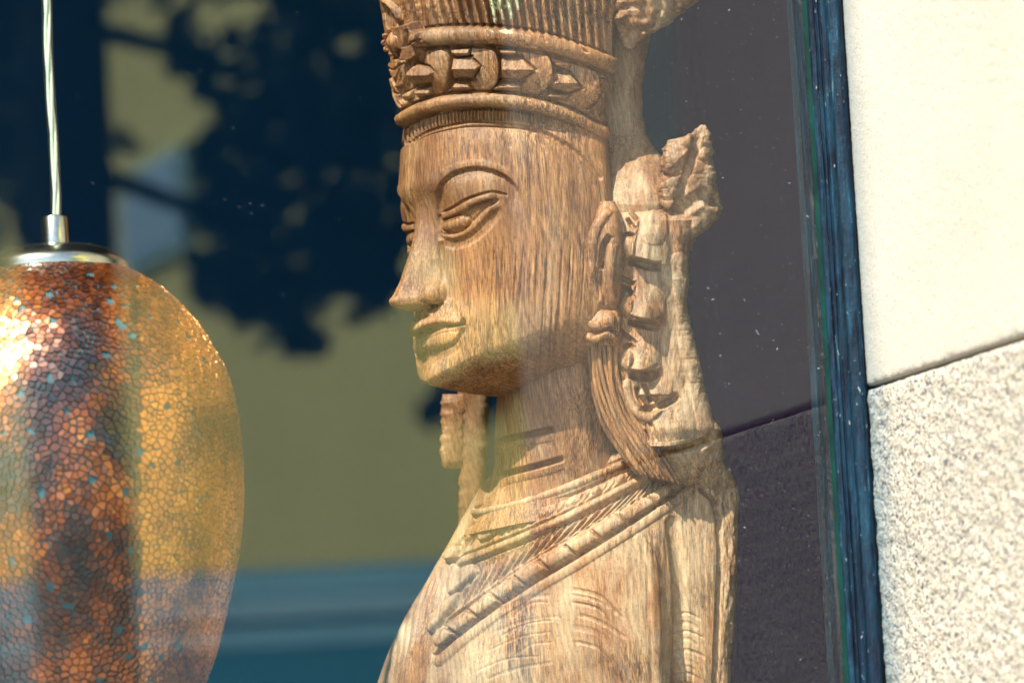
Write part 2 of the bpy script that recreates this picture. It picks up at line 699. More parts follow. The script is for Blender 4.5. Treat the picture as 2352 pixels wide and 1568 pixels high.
def carve(G, relief, wrap=False, center=None, extra=None, thresh=0.05):
    """push the surface in and out along its normals by the relief (near side only)"""
    n = normals(G, wrap)
    c = G.mean((0, 1)) if center is None else center
    sgn = np.sign(((G - c) * n).sum(-1).mean())
    n = n * sgn
    px, py = proj(G)
    view = CAM - G
    view = view / np.linalg.norm(view, axis=-1, keepdims=True)
    f = np.clip(((n * view).sum(-1) - thresh) / 0.25, 0, 1)
    d = relief.sample(px, py) * f
    if extra is not None:
        d = d + extra
    return G + n * (d * SC)[..., None], n

# ================================================================== the building: glass, frame, granite
Y_FACE = -0.54
ZJ = float((PZ(2010, 886, 2.17))[2])
_r = ray(2010, 886)
_t = -CAM[0] / _r[0]
ZJ = float((CAM + _r * _t)[2])               # height of the joint between the two stones

win = thing("shop_window", "tall shop window with old blue painted frame set beside the granite reveal", "window", (-1.5, 0, 0.6))
# a box of glass 6 mm thick
box("pane", -2.97, -0.0228, 0.0, 0.006, 0.62, 4.72, GLASS, win)
prof = cr([(-.0232, -.0003), (-.0212, -.0024)], 6)
zz = np.concatenate([np.linspace(0.62, 1.25, 12), np.arange(1.252, 2.10, 0.0016), np.linspace(2.11, 4.72, 20)])


def extrude(name, prof2, mat, zz, amp, parent, seed):
    n = len(prof2)
    G = np.zeros((len(zz), n, 3))
    s = np.arange(n) * 1.0
    nn = fbm(s[None, :] * 0.35 + zz[:, None] * 0, zz[:, None] * 22 + s[None, :] * 0, 4, seed) * 0.6 + fbm(s[None, :] * 0.9, zz[:, None] * 110, 3, seed + 50) * 0.5
    G[..., 0] = prof2[None, :, 0] - nn * amp * 0.5
    G[..., 1] = prof2[None, :, 1] - nn * amp
    G[..., 2] = zz[:, None]
    return grid_obj(name, G, mat, parent)


extrude("glazing_putty", prof, GASKET, zz, 0.0002, win, 3)
bead = np.array([(-.0305, -.0030), (-.0300, -.0060), (-.0285, -.0072), (-.0268, -.0078), (-.0262, -.0070), (-.0252, -.0072), (-.0248, -.0092), (-.0238, -.0098), (-.0232, -.0088),
                 (-.0222, -.0092), (-.0215, -.0120), (-.0185, -.0128), (-.0160, -.0126), (-.0135, -.0140), (-.0112, -.0160), (-.0085, -.0169), (-.0060, -.0166), (-.0042, -.0152),
                 (-.0036, -.0138), (-.0022, -.0136), (0.0000, -.0126), (0.0016, -.0100)])
bead[:, 0] *= 0.695
bead[:, 1] *= 0.66
extrude("frame_stile", cr(bead, 3), PAINT, zz, 0.0007, win, 9)
box("frame_stile", -3.03, -2.97, -0.03, 0.03, 0.62, 4.72, PAINT, win, 0.004)
box("frame_rail", -3.03, 0.0, -0.03, 0.03, 4.72, 4.80, PAINT, win, 0.004)
box("frame_rail", -3.03, 0.0, -0.03, 0.03, 0.54, 0.62, PAINT, win, 0.004)
box("frame_back", -0.0200, 0.0, 0.0065, 0.03, 0.62, 4.72, PAINT, win, 0.002)

pier = thing("granite_reveal", "sunlit pale granite window reveal, fine block above a rough speckled block", "wall", (0.3, -0.2, 0))


def block(z0, z1, mat, amp, freq, dz, seed, dense=True):
    g = 0.0011
    ys = np.arange(Y_FACE + 0.004, 0.045, dz) if dense else np.linspace(Y_FACE + .004, .045, 6)
    zs = np.arange(z0 + g, z1 - g, dz) if dense else np.linspace(z0 + g, z1 - g, 6)
    Yg, Zg = np.meshgrid(ys, zs)
    nz = fbm(Yg * freq + 40, Zg * freq + 40, 4, seed, 0.6)
    edge = np.minimum(Zg - zs[0], zs[-1] - Zg)
    rag = fbm(Yg * 160 + 9, Zg * 160, 3, seed + 3)
    ed = np.clip(1 - edge / (0.0035 + 0.004 * rag), 0, 1) ** 2 * (0.0014 + 0.001 * rag)
    X = -0.0015 - nz * amp + ed
    Gm = np.stack([X, Yg, Zg], -1)
    # return the faces round the stone to the back
    back = Gm.copy()
    back[..., 0] = 0.05
    rows = np.concatenate([back[:1], Gm, back[-1:]], 0)
    left = rows[:, :1].copy()
    left[..., 0] = 0.05
    right = rows[:, -1:].copy()
    right[..., 0] = 0.05
    rows = np.concatenate([left, rows, right], 1)
    o = grid_obj("granite_block", rows, mat, pier)
    return o


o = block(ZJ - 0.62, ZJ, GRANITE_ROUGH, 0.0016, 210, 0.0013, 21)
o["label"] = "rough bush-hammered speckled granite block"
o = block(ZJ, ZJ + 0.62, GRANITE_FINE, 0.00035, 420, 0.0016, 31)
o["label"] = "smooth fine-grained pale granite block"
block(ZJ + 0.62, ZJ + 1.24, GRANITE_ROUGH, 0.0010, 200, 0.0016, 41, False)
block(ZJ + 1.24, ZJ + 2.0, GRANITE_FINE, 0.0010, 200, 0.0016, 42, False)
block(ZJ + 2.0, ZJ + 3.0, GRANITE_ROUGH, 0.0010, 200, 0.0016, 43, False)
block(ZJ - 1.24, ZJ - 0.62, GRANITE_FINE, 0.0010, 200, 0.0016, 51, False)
box("wall_core", 0.0502, 1.2, Y_FACE + .004, 0.046, 0, 5.6, MORTAR, pier)
k = 0
zc = 0.0
while zc < 5.5:
    box("granite_block", -0.001, 0.80, Y_FACE - 0.02, Y_FACE + 0.0035, zc + 0.003, min(zc + 0.5, 5.6) - 0.003, GRANITE_FACE, pier, 0.003)
    zc += 0.5
front = thing("shop_front_wall", "granite shop front wall around the display window", "wall", (-1.5, -0.2, 0))
box("lintel", -3.6, -0.0015, Y_FACE, 0.30, 4.81, 5.6, GRANITE_FACE, front, 0.003)
box("sill_wall", -3.03, -0.0025, Y_FACE, 0.30, 0, 0.535, GRANITE_FACE, front, 0.003)
box("side_pier", -4.4, -3.6, Y_FACE, 0.30, 0, 5.6, GRANITE_FACE, front, 0.003)
box("side_pier", -3.598, -3.032, -0.06, 0.30, 0, 4.80, GRANITE_FACE, front, 0.003)

# ------------------------------------------------------------------ shop interior and street surfaces
for nm, a in (("shop_back_wall", (-4.4, 2.6, 5.0, 5.1, 0, 5.6)), ("shop_side_wall", (2.6, 2.7, 0.3, 5.1, 0, 5.6)),
              ("shop_side_wall", (-4.5, -4.402, 0.3, 5.1, 0, 5.6)), ("shop_ceiling", (-4.5, 2.7, -0.44, 5.1, 5.604, 5.7)),
              ("shop_front_return", (1.202, 2.7, 0.0, 0.298, 0, 5.6))):
    structure(box(nm, *a, INTERIOR))
_a = CAM + ray(1640, 784) * ((3.6 - CAM[1]) / ray(1640, 784)[1])
structure(box("added_tint_panel", float(_a[0]), 2.598, 3.6, 3.7, 0.502, 5.598, TINT_PANEL))  # added panel; its purple stands in for the tint of the reflected granite
structure(box("shop_floor", -4.4, 2.6, 0.302, 5.0, -0.1, 0.50, FLOORM))
structure(box("ground", -80, 80, -80, 40, -0.3, -0.16, ASPHALT))
structure(box("pavement", -40, 40, -2.9, -0.442, -0.155, -0.004, PAVE, None, 0.01))
structure(box("pavement_far", -40, 60, -26, -5.2, -0.155, -0.004, PAVE, None, 0.01))

# ------------------------------------------------------------------ what stands across the street (seen mirrored in the pane)
cpt = mirror(800, 1000, 14.0)
nrm = v3(-1.0, 0.10, 0)
nrm /= np.linalg.norm(nrm)
tng = v3(-nrm[1], nrm[0], 0)
bld = thing("ochre_building", "blurred sunlit ochre building with blue ground floor band mirrored in the glass", "building", (cpt[0], cpt[1], 0))


def wall_hit(px, py, off=0.0):
    d = ray(px, py)
    d = v3(d[0], -d[1], d[2])
    c = v3(CAM[0], -CAM[1], CAM[2])
    t = ((cpt + nrm * off - c) @ nrm) / (d @ nrm)
    return c + d * t


def wall_slab(name, s0, s1, z0, z1, d0, d1, mat, bevel=0.0):
    V = []
    for z in (z0, z1):
        for d in (d0, d1):
            for s in (s0, s1):
                q = cpt + tng * s + nrm * d
                V.append((q[0], q[1], z))
    Fc = [(0, 1, 3, 2), (4, 6, 7, 5), (0, 4, 5, 1), (2, 3, 7, 6), (0, 2, 6, 4), (1, 5, 7, 3)]
    return mesh_obj(name, V, Fc, mat, bld, False)


def sz(px, py):
    q = wall_hit(px, py)
    return float((q - cpt) @ tng), float(q[2])


wall_slab("wall", -7, 7, 1.2, 9, -0.6, 0.0, OCHRE)
wall_slab("ground_floor", -7, 7, -0.1, 1.198, -0.6, 0.03, BLUED)
# low kiosk in front of it; its pitched roof of wide boards catches the sun
kd = v3(-0.342, 0.94, 0)
kt = v3(0.94, 0.342, 0)
kc = mirror(700, 1300, 9.0)
kiosk = thing("street_kiosk", "blurred low kiosk with blue-grey boarded roof mirrored low in the glass", "kiosk", (kc[0], kc[1], 0))
down = kd * 0.80 + v3(0, 0, -0.60)
kn = kd * 0.60 + v3(0, 0, 0.80)
drop = 0.0
for wd, mt, lift in ((0.035, BLUED, 0.0), (0.105, BLUEP, 0.012), (0.022, BLUED, 0.0), (0.085, BLUEL, 0.02), (0.10, BLUEP, 0.006), (0.18, BLUED, 0.0), (0.6, BLUED, 0.010)):
    V = []
    for h in (lift - 0.04, lift):
        for s_ in (drop, drop + wd - 0.003):
            for q_ in (-2.2, 2.2):
                V.append(kc + kt * q_ + down * s_ + kn * h)
    mesh_obj("roof_board", V, [(0, 2, 3, 1), (4, 5, 7, 6), (0, 1, 5, 4), (2, 6, 7, 3), (0, 4, 6, 2), (1, 3, 7, 5)], mt, kiosk, False)
    drop += wd
V = []
for z in (-0.1, kc[2] - 0.7):
    for a_ in (-0.9, 0.75):
        for q_ in (-2.0, 2.0):
            p_ = kc + kt * q_ + kd * a_
            V.append((p_[0], p_[1], z))
mesh_obj("kiosk_body", V, [(0, 2, 3, 1), (4, 5, 7, 6), (0, 1, 5, 4), (2, 6, 7, 3), (0, 4, 6, 2), (1, 3, 7, 5)], BLUED, kiosk, False)
s0, z1 = sz(300, 412)
s1, z0 = sz(450, 560)
s0, s1 = min(s0, s1), max(s0, s1)
wall_slab("window", s0, s1, z0, z1, 0.001, 0.05, BLUEL)
wall_slab("window_pane", s0 + .04, s1 - .04, z0 + .04, z1 - .04, 0.051, 0.06, PANE_BLIND)
wall_slab("roof", -7.3, 7.3, 9.002, 9.3, -0.9, 0.3, BLUED)

# tree by the kerb: trunk, limbs, crown of separate leaves in sprays
tb = mirror(175, 700, 7.2)
tree = thing("street_tree", "dark blurred tree with straight trunk mirrored in the window glass", "tree", (tb[0], tb[1], 0))


def tube(name, path, rad, mat, parent, k=12, close=True, twist=0.0):
    p = np.asarray(path, float)
    n = len(p)
    r = np.asarray(rad, float) * np.ones(n)
    tan = np.gradient(p, axis=0)
    tan /= np.linalg.norm(tan, axis=1, keepdims=True)
    up = v3(0.13, 0.31, 0.94)
    if abs(tan[0] @ up) > 0.9:
        up = v3(1, 0.2, 0)
    G = np.zeros((n, k, 3))
    a0 = np.cross(tan[0], up)
    for i in range(n):
        a0 = a0 - (a0 @ tan[i]) * tan[i]
        a0 /= np.linalg.norm(a0)
        b0 = np.cross(tan[i], a0)
        an = np.linspace(0, 2 * np.pi, k, endpoint=False) + twist * i
        G[i] = p[i] + (np.cos(an)[:, None] * a0 + np.sin(an)[:, None] * b0) * r[i]
    return grid_obj(name, G, mat, parent, wrap=True, caps=close)


zt = np.linspace(0, 5.2, 24)
tx = tb[0] + 0.010 * np.sin(zt * 1.7)
tube("trunk", np.stack([tx, np.full_like(zt, tb[1]), zt], 1), np.interp(zt, [0, 1, 4.6], [0.14, 0.097, 0.080]), BARK, tree, 16)
limb_px = [[(190, 60), (420, 120), (640, 200), (860, 420)], [(180, 380), (420, 470), (600, 560), (720, 700)], [(190, -60), (500, -40), (900, 60), (1240, 200)],
           [(180, 200), (60, 120), (-120, 40)], [(640, 200), (800, 300), (1050, 380)], [(190, -200), (300, -260), (520, -380)]]
for L in limb_px:
    q = cr(L, 6)
    pth = np.array([mirror(x, y, 7.2 + 0.9 * i / len(q)) for i, (x, y) in enumerate(q)])
    tube("limb", pth, np.linspace(0.022, 0.006, len(pth)), BARK, tree, 8)

dark_zones = [(90, 150, 110, 330), (-60, 100, 160, 380), (440, 130, 60, 110), (620, 240, 120, 250), (700, 430, 150, 260), (560, 560, 130, 110), (500, 360, 60, 70), (650, 690, 90, 90),
              (540, 660, 110, 60), (800, 560, 120, 130), (820, 230, 70, 200), (700, 780, 60, 40), (860, 60, 90, 120), (300, 330, 40, 25), (950, 300, 120, 340), (1100, 150, 140, 260), (1080, 480, 110, 150), (1230, 300, 90, 260), (430, 240, 45, 60),
              (700, 60, 80, 60), (560, 20, 40, 30), (880, 660, 70, 60), (1140, 640, 80, 50), (500, 480, 55, 60), (720, -140, 700, 130), (40, -160, 200, 160), (60, 460, 30, 60), (1150, 880, 130, 55), (1060, 930, 90, 40)]
gaps = [(400, 270, 75, 100), (335, 80, 42, 110), (545, 25, 70, 45), (805, 110, 30, 34), (375, 480, 75, 72), (640, 545, 24, 22), (560, 400, 20, 18), (470, 560, 36, 30), (930, 240, 26, 40), (830, 400, 22, 26),
        (740, 250, 18, 24), (900, 500, 24, 22), (600, 610, 26, 20), (680, 600, 30, 26), (790, 690, 30, 24), (1000, 600, 60, 60)]
dark_zones += [(500, -520, 1100, 330), (-420, -150, 330, 420), (1500, -480, 700, 260)]
leaves_v, leaves_f = [], []
cnt = 0
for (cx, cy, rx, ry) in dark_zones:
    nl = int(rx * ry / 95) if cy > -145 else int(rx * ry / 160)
    for _ in range(nl):
        a = random.random() * 2 * math.pi
        rr = math.sqrt(random.random()) * (1.0 if random.random() < 0.7 else random.uniform(0.9, 1.4))
        x, y = cx + rx * rr * math.cos(a), cy + ry * rr * math.sin(a)
        if any(((x - gx) / (grx * 0.95)) ** 2 + ((y - gy) / (gry * 0.95)) ** 2 < 1 for gx, gy, grx, gry in gaps):
            continue
        c = mirror(x, y, 7.3 + random.random() * 1.5)
        L = random.uniform(0.030, 0.052)
        d = v3(random.gauss(0, 1), random.gauss(0, 1), random.gauss(-0.4, 0.7))
        d /= np.linalg.norm(d)
        e = np.cross(d, v3(random.gauss(0, 1), random.gauss(0, 1), random.gauss(0, 1)))
        e /= np.linalg.norm(e)
        u = np.cross(d, e)
        b0 = len(leaves_v)
        leaves_v += [c - d * L, c - d * L * 0.2 + e * L * 0.5 + u * L * 0.12, c + d * L, c - d * L * 0.2 - e * L * 0.5 + u * L * 0.12, c]
        leaves_f += [(b0, b0 + 4, b0 + 1), (b0 + 1, b0 + 4, b0 + 2), (b0 + 2, b0 + 4, b0 + 3), (b0 + 3, b0 + 4, b0)]
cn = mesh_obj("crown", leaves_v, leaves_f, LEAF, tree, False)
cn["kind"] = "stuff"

# ================================================================== pendant lamp of cracked amber glass
LZ = 2.17
LS = LZ / F
lc = PZ(150, 1200, LZ)
cos_e = math.cos(math.radians(9))
ltab = [(612, 150), (632, 176), (655, 214), (691, 261), (760, 321), (819, 355), (884, 385), (990, 405), (1131, 410), (1273, 395), (1400, 364), (1520, 328), (1600, 292), (1680, 248), (1790, 185), (1850, 140)]
ld = cr(ltab, 8)
l_z = lc[2] + (1200 - ld[:, 0]) * LS / cos_e
l_r = ld[:, 1] * LS
lamp = thing("pendant_lamp", "hanging pendant lamp with egg-shaped shade of cracked amber mosaic glass", "lamp", (lc[0], lc[1], float(l_z[-1])))


def lathe(name, rz, mat, parent, k=96, cx=None, cy=None, smooth=True):
    cx = lc[0] if cx is None else cx
    cy = lc[1] if cy is None else cy
    a = np.linspace(0, 2 * np.pi, k, endpoint=False)
    rz = np.asarray(rz, float)
    G = np.zeros((len(rz), k, 3))
    G[..., 0] = cx + rz[:, :1] * np.cos(a)
    G[..., 1] = cy + rz[:, :1] * np.sin(a)
    G[..., 2] = rz[:, 1:2]
    return grid_obj(name, G, mat, parent, wrap=True, smooth=smooth)


shell_r = np.concatenate([l_r - 0.0006, (l_r - 0.004)[::-1]])
shell_z = np.concatenate([l_z, l_z[::-1]])
shade = lathe("shade", np.stack([np.append(shell_r, shell_r[0]), np.append(shell_z, shell_z[0])], 1), GROUT, lamp, 128)

# mosaic pieces: cells grown round scattered seeds, each bedded at its own slight tilt
order = np.argsort(l_z)
zs_, rs_ = l_z[order], l_r[order]
cum = np.concatenate([[0], np.cumsum(np.hypot(np.diff(zs_), np.diff(rs_)))])
area_w = np.interp(np.linspace(0, cum[-1], 400), cum, rs_)
cdf = np.cumsum(area_w)
cdf /= cdf[-1]
cam_az = math.atan2(CAM[1] - lc[1], CAM[0] - lc[0])
sites = []
cell = 0.0030
gridh = {}


def key(p, h):
    return (int(math.floor(p[0] / h)), int(math.floor(p[1] / h)), int(math.floor(p[2] / h)))


tries = 0
Hc = 0.007
while tries < 62000:
    tries += 1
    sarc = float(np.interp(random.random(), cdf, np.linspace(0, cum[-1], 400)))
    z = float(np.interp(sarc, cum, zs_))
    r = float(np.interp(sarc, cum, rs_))
    a = random.random() * 2 * math.pi
    da = (a - cam_az + math.pi) % (2 * math.pi) - math.pi
    near = abs(da) < 1.75
    p = (lc[0] + r * math.cos(a), lc[1] + r * math.sin(a), z)
    # pieces run larger over the shoulder, finer to the sides
    md = (0.0018 + 0.0011 * max(0, math.cos(da)) ** 2) * random.uniform(0.6, 1.5) if near else 0.0085
    kx, ky, kz = key(p, Hc)
    ok = True
    for i in (-1, 0, 1):
        for j in (-1, 0, 1):
            for l in (-1, 0, 1):
                for q in gridh.get((kx + i, ky + j, kz + l), ()):
                    s = sites[q]
                    if (s[0] - p[0]) ** 2 + (s[1] - p[1]) ** 2 + (s[2] - p[2]) ** 2 < md * md:
                        ok = False
                        break
                if not ok:
                    break
            if not ok:
                break
        if not ok:
            break
    if ok:
        gridh.setdefault((kx, ky, kz), []).append(len(sites))
        sites.append((*p, sarc, a, 1.0 if near else 0.0))
SA = np.array(sites)
pieces = []
for i, s in enumerate(sites):
    p = SA[i, :3]
    r0 = float(np.interp(s[3] - 0.001, cum, rs_)), float(np.interp(s[3] + 0.001, cum, rs_))
    z0_ = float(np.interp(s[3] - 0.001, cum, zs_)), float(np.interp(s[3] + 0.001, cum, zs_))
    dr, dz = r0[1] - r0[0], z0_[1] - z0_[0]
    Ln = math.hypot(dr, dz) + 1e-9
    rad = v3(math.cos(s[4]), math.sin(s[4]), 0)
    t2 = (rad * dr + v3(0, 0, dz)) / Ln
    t1 = v3(-math.sin(s[4]), math.cos(s[4]), 0)
    n = np.cross(t1, t2)
    R_ = 0.007 if s[5] else 0.015
    d2 = ((SA[:, :3] - p) ** 2).sum(1)
    nb = np.where((d2 < (2 * R_) ** 2) & (d2 > 0))[0]
    nb = nb[np.argsort(d2[nb])][:14]
    poly = [(R_ * math.cos(x), R_ * math.sin(x)) for x in np.linspace(0, 2 * math.pi, 8, endpoint=False)]
    gap = random.choice([0.00012, 0.00018, 0.00025, 0.0005])
    for q in nb:
        d = SA[q, :3] - p
        dx, dy = float(d @ t1), float(d @ t2)
        L = math.hypot(dx, dy)
        if L < 1e-6:
            continue
        dx, dy = dx / L, dy / L
        lim = L / 2 - gap
        out = []
        for k in range(len(poly)):
            a, b = poly[k], poly[(k + 1) % len(poly)]
            da_, db_ = a[0] * dx + a[1] * dy - lim, b[0] * dx + b[1] * dy - lim
            if da_ <= 0:
                out.append(a)
            if (da_ < 0) != (db_ < 0):
                t = da_ / (da_ - db_)
                out.append((a[0] + (b[0] - a[0]) * t, a[1] + (b[1] - a[1]) * t))
        poly = out
        if len(poly) < 3:
            break
    if len(poly) < 3 or random.random() < 0.018:
        continue
    tx_, ty_ = random.gauss(0, 0.05), random.gauss(0, 0.05)
    h = random.uniform(0.0000, 0.0005)
    top, bot = [], []
    for (x, y) in poly:
        x2, y2 = x * 0.93, y * 0.93
        top.append(p + t1 * x2 + t2 * y2 + n * (h + 0.0005 + x2 * tx_ + y2 * ty_))
        bot.append(p + t1 * x + t2 * y - n * 0.0008)
    ar = abs(sum(poly[k][0] * poly[(k + 1) % len(poly)][1] - poly[(k + 1) % len(poly)][0] * poly[k][1] for k in range(len(poly)))) / 2
    vis = float(n @ (CAM - p)) / np.linalg.norm(CAM - p)
    pxy = proj(p)
    inframe = 0 < pxy[0] < PW and 0 < pxy[1] < PH
    # rust at the shoulder, dark reflection band painted into the middle, gold at the sides
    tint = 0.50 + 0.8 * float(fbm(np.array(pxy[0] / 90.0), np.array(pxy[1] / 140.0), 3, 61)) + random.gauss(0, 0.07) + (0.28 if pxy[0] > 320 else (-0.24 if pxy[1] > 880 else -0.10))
    pieces.append((ar * max(vis, 0) * (1 if inframe else 0), top, bot, min(1, max(0, tint))))
pieces.sort(key=lambda x: -x[0])


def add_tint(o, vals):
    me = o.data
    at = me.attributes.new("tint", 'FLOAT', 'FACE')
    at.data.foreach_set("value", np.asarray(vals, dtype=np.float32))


def piece_geo(top, bot, b0):
    m = len(top)
    fs = [tuple(b0 + i for i in range(m))]
    fs += [(b0 + i, b0 + m + i, b0 + m + (i + 1) % m, b0 + (i + 1) % m) for i in range(m)]
    return list(top) + list(bot), fs


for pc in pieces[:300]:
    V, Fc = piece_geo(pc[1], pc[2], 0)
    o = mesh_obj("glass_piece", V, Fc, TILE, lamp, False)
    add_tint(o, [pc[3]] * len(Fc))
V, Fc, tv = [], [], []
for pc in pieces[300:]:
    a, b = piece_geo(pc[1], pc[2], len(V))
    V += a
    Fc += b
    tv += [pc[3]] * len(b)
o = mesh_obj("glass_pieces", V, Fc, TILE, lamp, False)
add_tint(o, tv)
o["kind"] = "stuff"

ztop = float(l_z.max())
ca = np.linspace(0, 1, 24)
Rcap = 177 * LS
capr = [(Rcap * math.sin(x * 1.5), ztop - 0.003 + 0.0155 * math.cos(x * 1.5) ** 0.9) for x in ca]
rim = [(Rcap, ztop - 0.0035), (Rcap, ztop - 0.0055), (Rcap - 0.001, ztop - 0.006), (Rcap - 0.002, ztop - 0.005), (Rcap * 0.6, ztop + 0.001)]
lathe("cap", capr + rim, STEEL, lamp)
fz = ztop + 0.0115
fr = 33 * LS
lathe("ferrule", [(fr, fz - 0.003), (fr, fz + 0.0165), (fr * 0.93, fz + 0.0172), (fr * 0.90, fz + 0.0175), (fr * 0.45, fz + 0.0177), (fr * 0.45, fz + 0.012)], STEEL, lamp, 48)
cz = np.linspace(fz + 0.014, fz + 0.014 + 1.35, 260)
wob = 0.0012 * np.sin((cz - fz) * 40) * np.exp(-((cz - fz) / 0.25)) - 0.012 * (cz - fz) * 0
cpath = np.stack([lc[0] + wob * R0[0], lc[1] + wob * R0[1], cz], 1)
tube("cable", cpath, 0.0034, SHEATH, lamp, 20, True)
for k in range(3):
    an = (cz - fz) * 60 + k * 2.094
    q = cpath + np.stack([np.cos(an), np.sin(an), 0 * an], 1) * 0.00125
    tube("cable_core", q, 0.00105, WIRE, lamp, 8)

# ================================================================== the carved figure
ALPHA = math.radians(30)
LEFT, TOW = -R0, v3(-math.sin(YAW), -math.cos(YAW), 0)
FWD = math.cos(ALPHA) * LEFT + math.sin(ALPHA) * TOW
LAT = -math.sin(ALPHA) * LEFT + math.cos(ALPHA) * TOW
UPZ = v3(0, 0, 1)
AX = P(1250, 620, 0)                          # a point on the head's axis
statue = thing("wooden_statue", "carved weathered wooden bust of a crowned figure with lowered eyes, facing left", "statue", (AX[0], AX[1], 0.9))


def HP(a, l, z):
    a, l, z = np.asarray(a, float), np.asarray(l, float), np.asarray(z, float)
    return v3(AX[0], AX[1], 0) + a[..., None] * FWD + l[..., None] * LAT + z[..., None] * UPZ


def med(px, py, l=0.0):
    """(height, forward) of the point seen at px, py that lies in the plane lateral = l"""
    d = ray(px, py)
    c = v3(AX[0], AX[1], 0) + LAT * l - CAM
    t = (c @ LAT) / (d @ LAT)
    q = CAM + d * t - v3(AX[0], AX[1], 0)
    return float(q[2]), float(q @ FWD)


def z_at(a, l, py):
    lo, hi = 1.0, 2.6
    for _ in range(40):
        m = (lo + hi) / 2
        if proj(HP(a, l, m))[1] > py:
            lo = m
        else:
            hi = m
    return (lo + hi) / 2


MM = 0.001
base_tab = [med(x, y) for x, y in ((992, 180), (966, 262), (954, 330), (952, 400), (955, 440), (972, 490), (982, 560), (986, 640), (988, 700), (984, 760), (988, 830), (1000, 890), (1030, 930))]
full_tab = [med(x, y) for x, y in ((955, 260), (954, 330), (951, 400), (951, 436), (968, 480), (982, 560), (986, 640), (976, 690), (966, 712), (957, 740), (953, 754), (956, 764), (968, 771), (974, 780), (977, 794), (985, 808), (989, 820), (986, 836), (982, 858), (984, 880), (994, 900), (1014, 916))]
nose_tab = [med(x, y) for x, y in ((951, 436), (958, 480), (951, 530), (938, 580), (920, 630), (902, 672), (889, 688), (893, 698), (905, 704), (940, 709), (975, 713))]
bt = cr(sorted(base_tab), 8)
ft = cr(sorted(full_tab), 8)
ntb = cr(sorted(nose_tab), 6)


def ti(tab, z):
    o = np.argsort(tab[:, 0])
    return np.interp(z, tab[o, 0], tab[o, 1])


ZTOP = med(960, 180)[0]
ZCH = z_at(0.070, 0.010, 903)
ZJAW = z_at(0.0, 0.060, 868)
NT, NP = 560, 430
phi = np.pi * (np.linspace(0, 1, NP) ** 1.35)
tt = np.linspace(0, 1, NT)
PHI, TT = np.meshgrid(phi, tt)
zj = ZCH + (ZJAW - ZCH) * np.clip(PHI / (np.pi / 2), 0, 1) ** 1.3
T1 = 0.86
fr_ = np.clip(TT / T1, 0, 1)
round_t = np.clip((TT - T1) / (1 - T1), 0, 1)
rz = 0.009 + 0.026 * np.clip(PHI / 1.2, 0, 1)
zwall = ZTOP + (zj + rz - ZTOP) * fr_
Zg = zwall - rz * np.sin(round_t * np.pi / 2)
shr = np.where(TT > T1, np.cos(round_t * np.pi / 2) ** 0.85 * 0.9 + 0.1 * (1 - round_t), 1.0)
Af = ti(bt, Zg)
wt = np.array([(z_at(0.03, 0.06, y), w * MM) for y, w in ((160, 60), (262, 67), (330, 72), (440, 74), (560, 73), (680, 71), (760, 67), (830, 62), (880, 58), (930, 56))])
Wl = ti(cr(wt, 6), Zg)
ab = 0.022
co, si = np.cos(PHI), np.sin(PHI)
nexp = 2.25
AA = np.where(co > 0, Af, ab)
rr = ((np.abs(co) / AA) ** nexp + (np.abs(si) / Wl) ** nexp) ** (-1 / nexp)
a = rr * co * shr
l = rr * si * shr
# lips and chin stand proud of the plain mask near the middle
dl = ti(ft, Zg) - ti(bt, Zg)
spread = np.interp(Zg, sorted([z_at(0.08, 0, y) for y in (900, 850, 800, 760, 700, 500, 440, 380)]), [0.018, 0.017, 0.021, 0.022, 0.016, 0.03, 0.045, 0.05])
a = a + dl * np.exp(-(l / spread) ** 2 * 1.2) * (co > 0)
# nose: a wedge with a blunt ridge
na = ti(ntb, Zg)
zlo, zhi = ntb[:, 0].min(), ntb[:, 0].max()
inn = (Zg > zlo) & (Zg < zhi)
nw = np.interp(Zg, [z_at(0.09, 0, 712), z_at(0.1, 0, 690), z_at(0.1, 0, 600), z_at(0.09, 0, 520), z_at(0.09, 0, 440)], [0.0165, 0.0165, 0.0145, 0.0100, 0.0090])
x = np.clip(l / nw, 0, 1)
wedge = np.clip(1 - x ** 1.25, 0, 1)
wedge = wedge - 0.10 * np.exp(-(x / 0.12) ** 2)
prot = np.clip(na - a, 0, None) * inn * (co > 0)
a = a + prot * wedge
a = a + 0.0045 * np.exp(-((l - 0.0140) / 0.0042) ** 2 - ((Zg - z_at(0.09, 0.014, 676)) / 0.0068) ** 2) * (co > 0)
Gh = HP(a, l, Zg)

hm = Relief(840, 150, 1480, 960)
# brow and socket
arch = [(1000, 470), (1000, 440), (1016, 412), (1046, 392), (1090, 382), (1130, 388), (1162, 402), (1186, 426), (1198, 456), (1200, 486)]
hm.step([(1000, 530)] + arch[:1] + arch[1:], -11, 28, side=1, soft=4)
hm.ridge([(x - 2, y - 7) for x, y in arch[2:-1]], 9, 2.5)
hm.bump(1092, 452, 84, 52, -14, 7, 1.0)                       # the swell of the lid under the brow
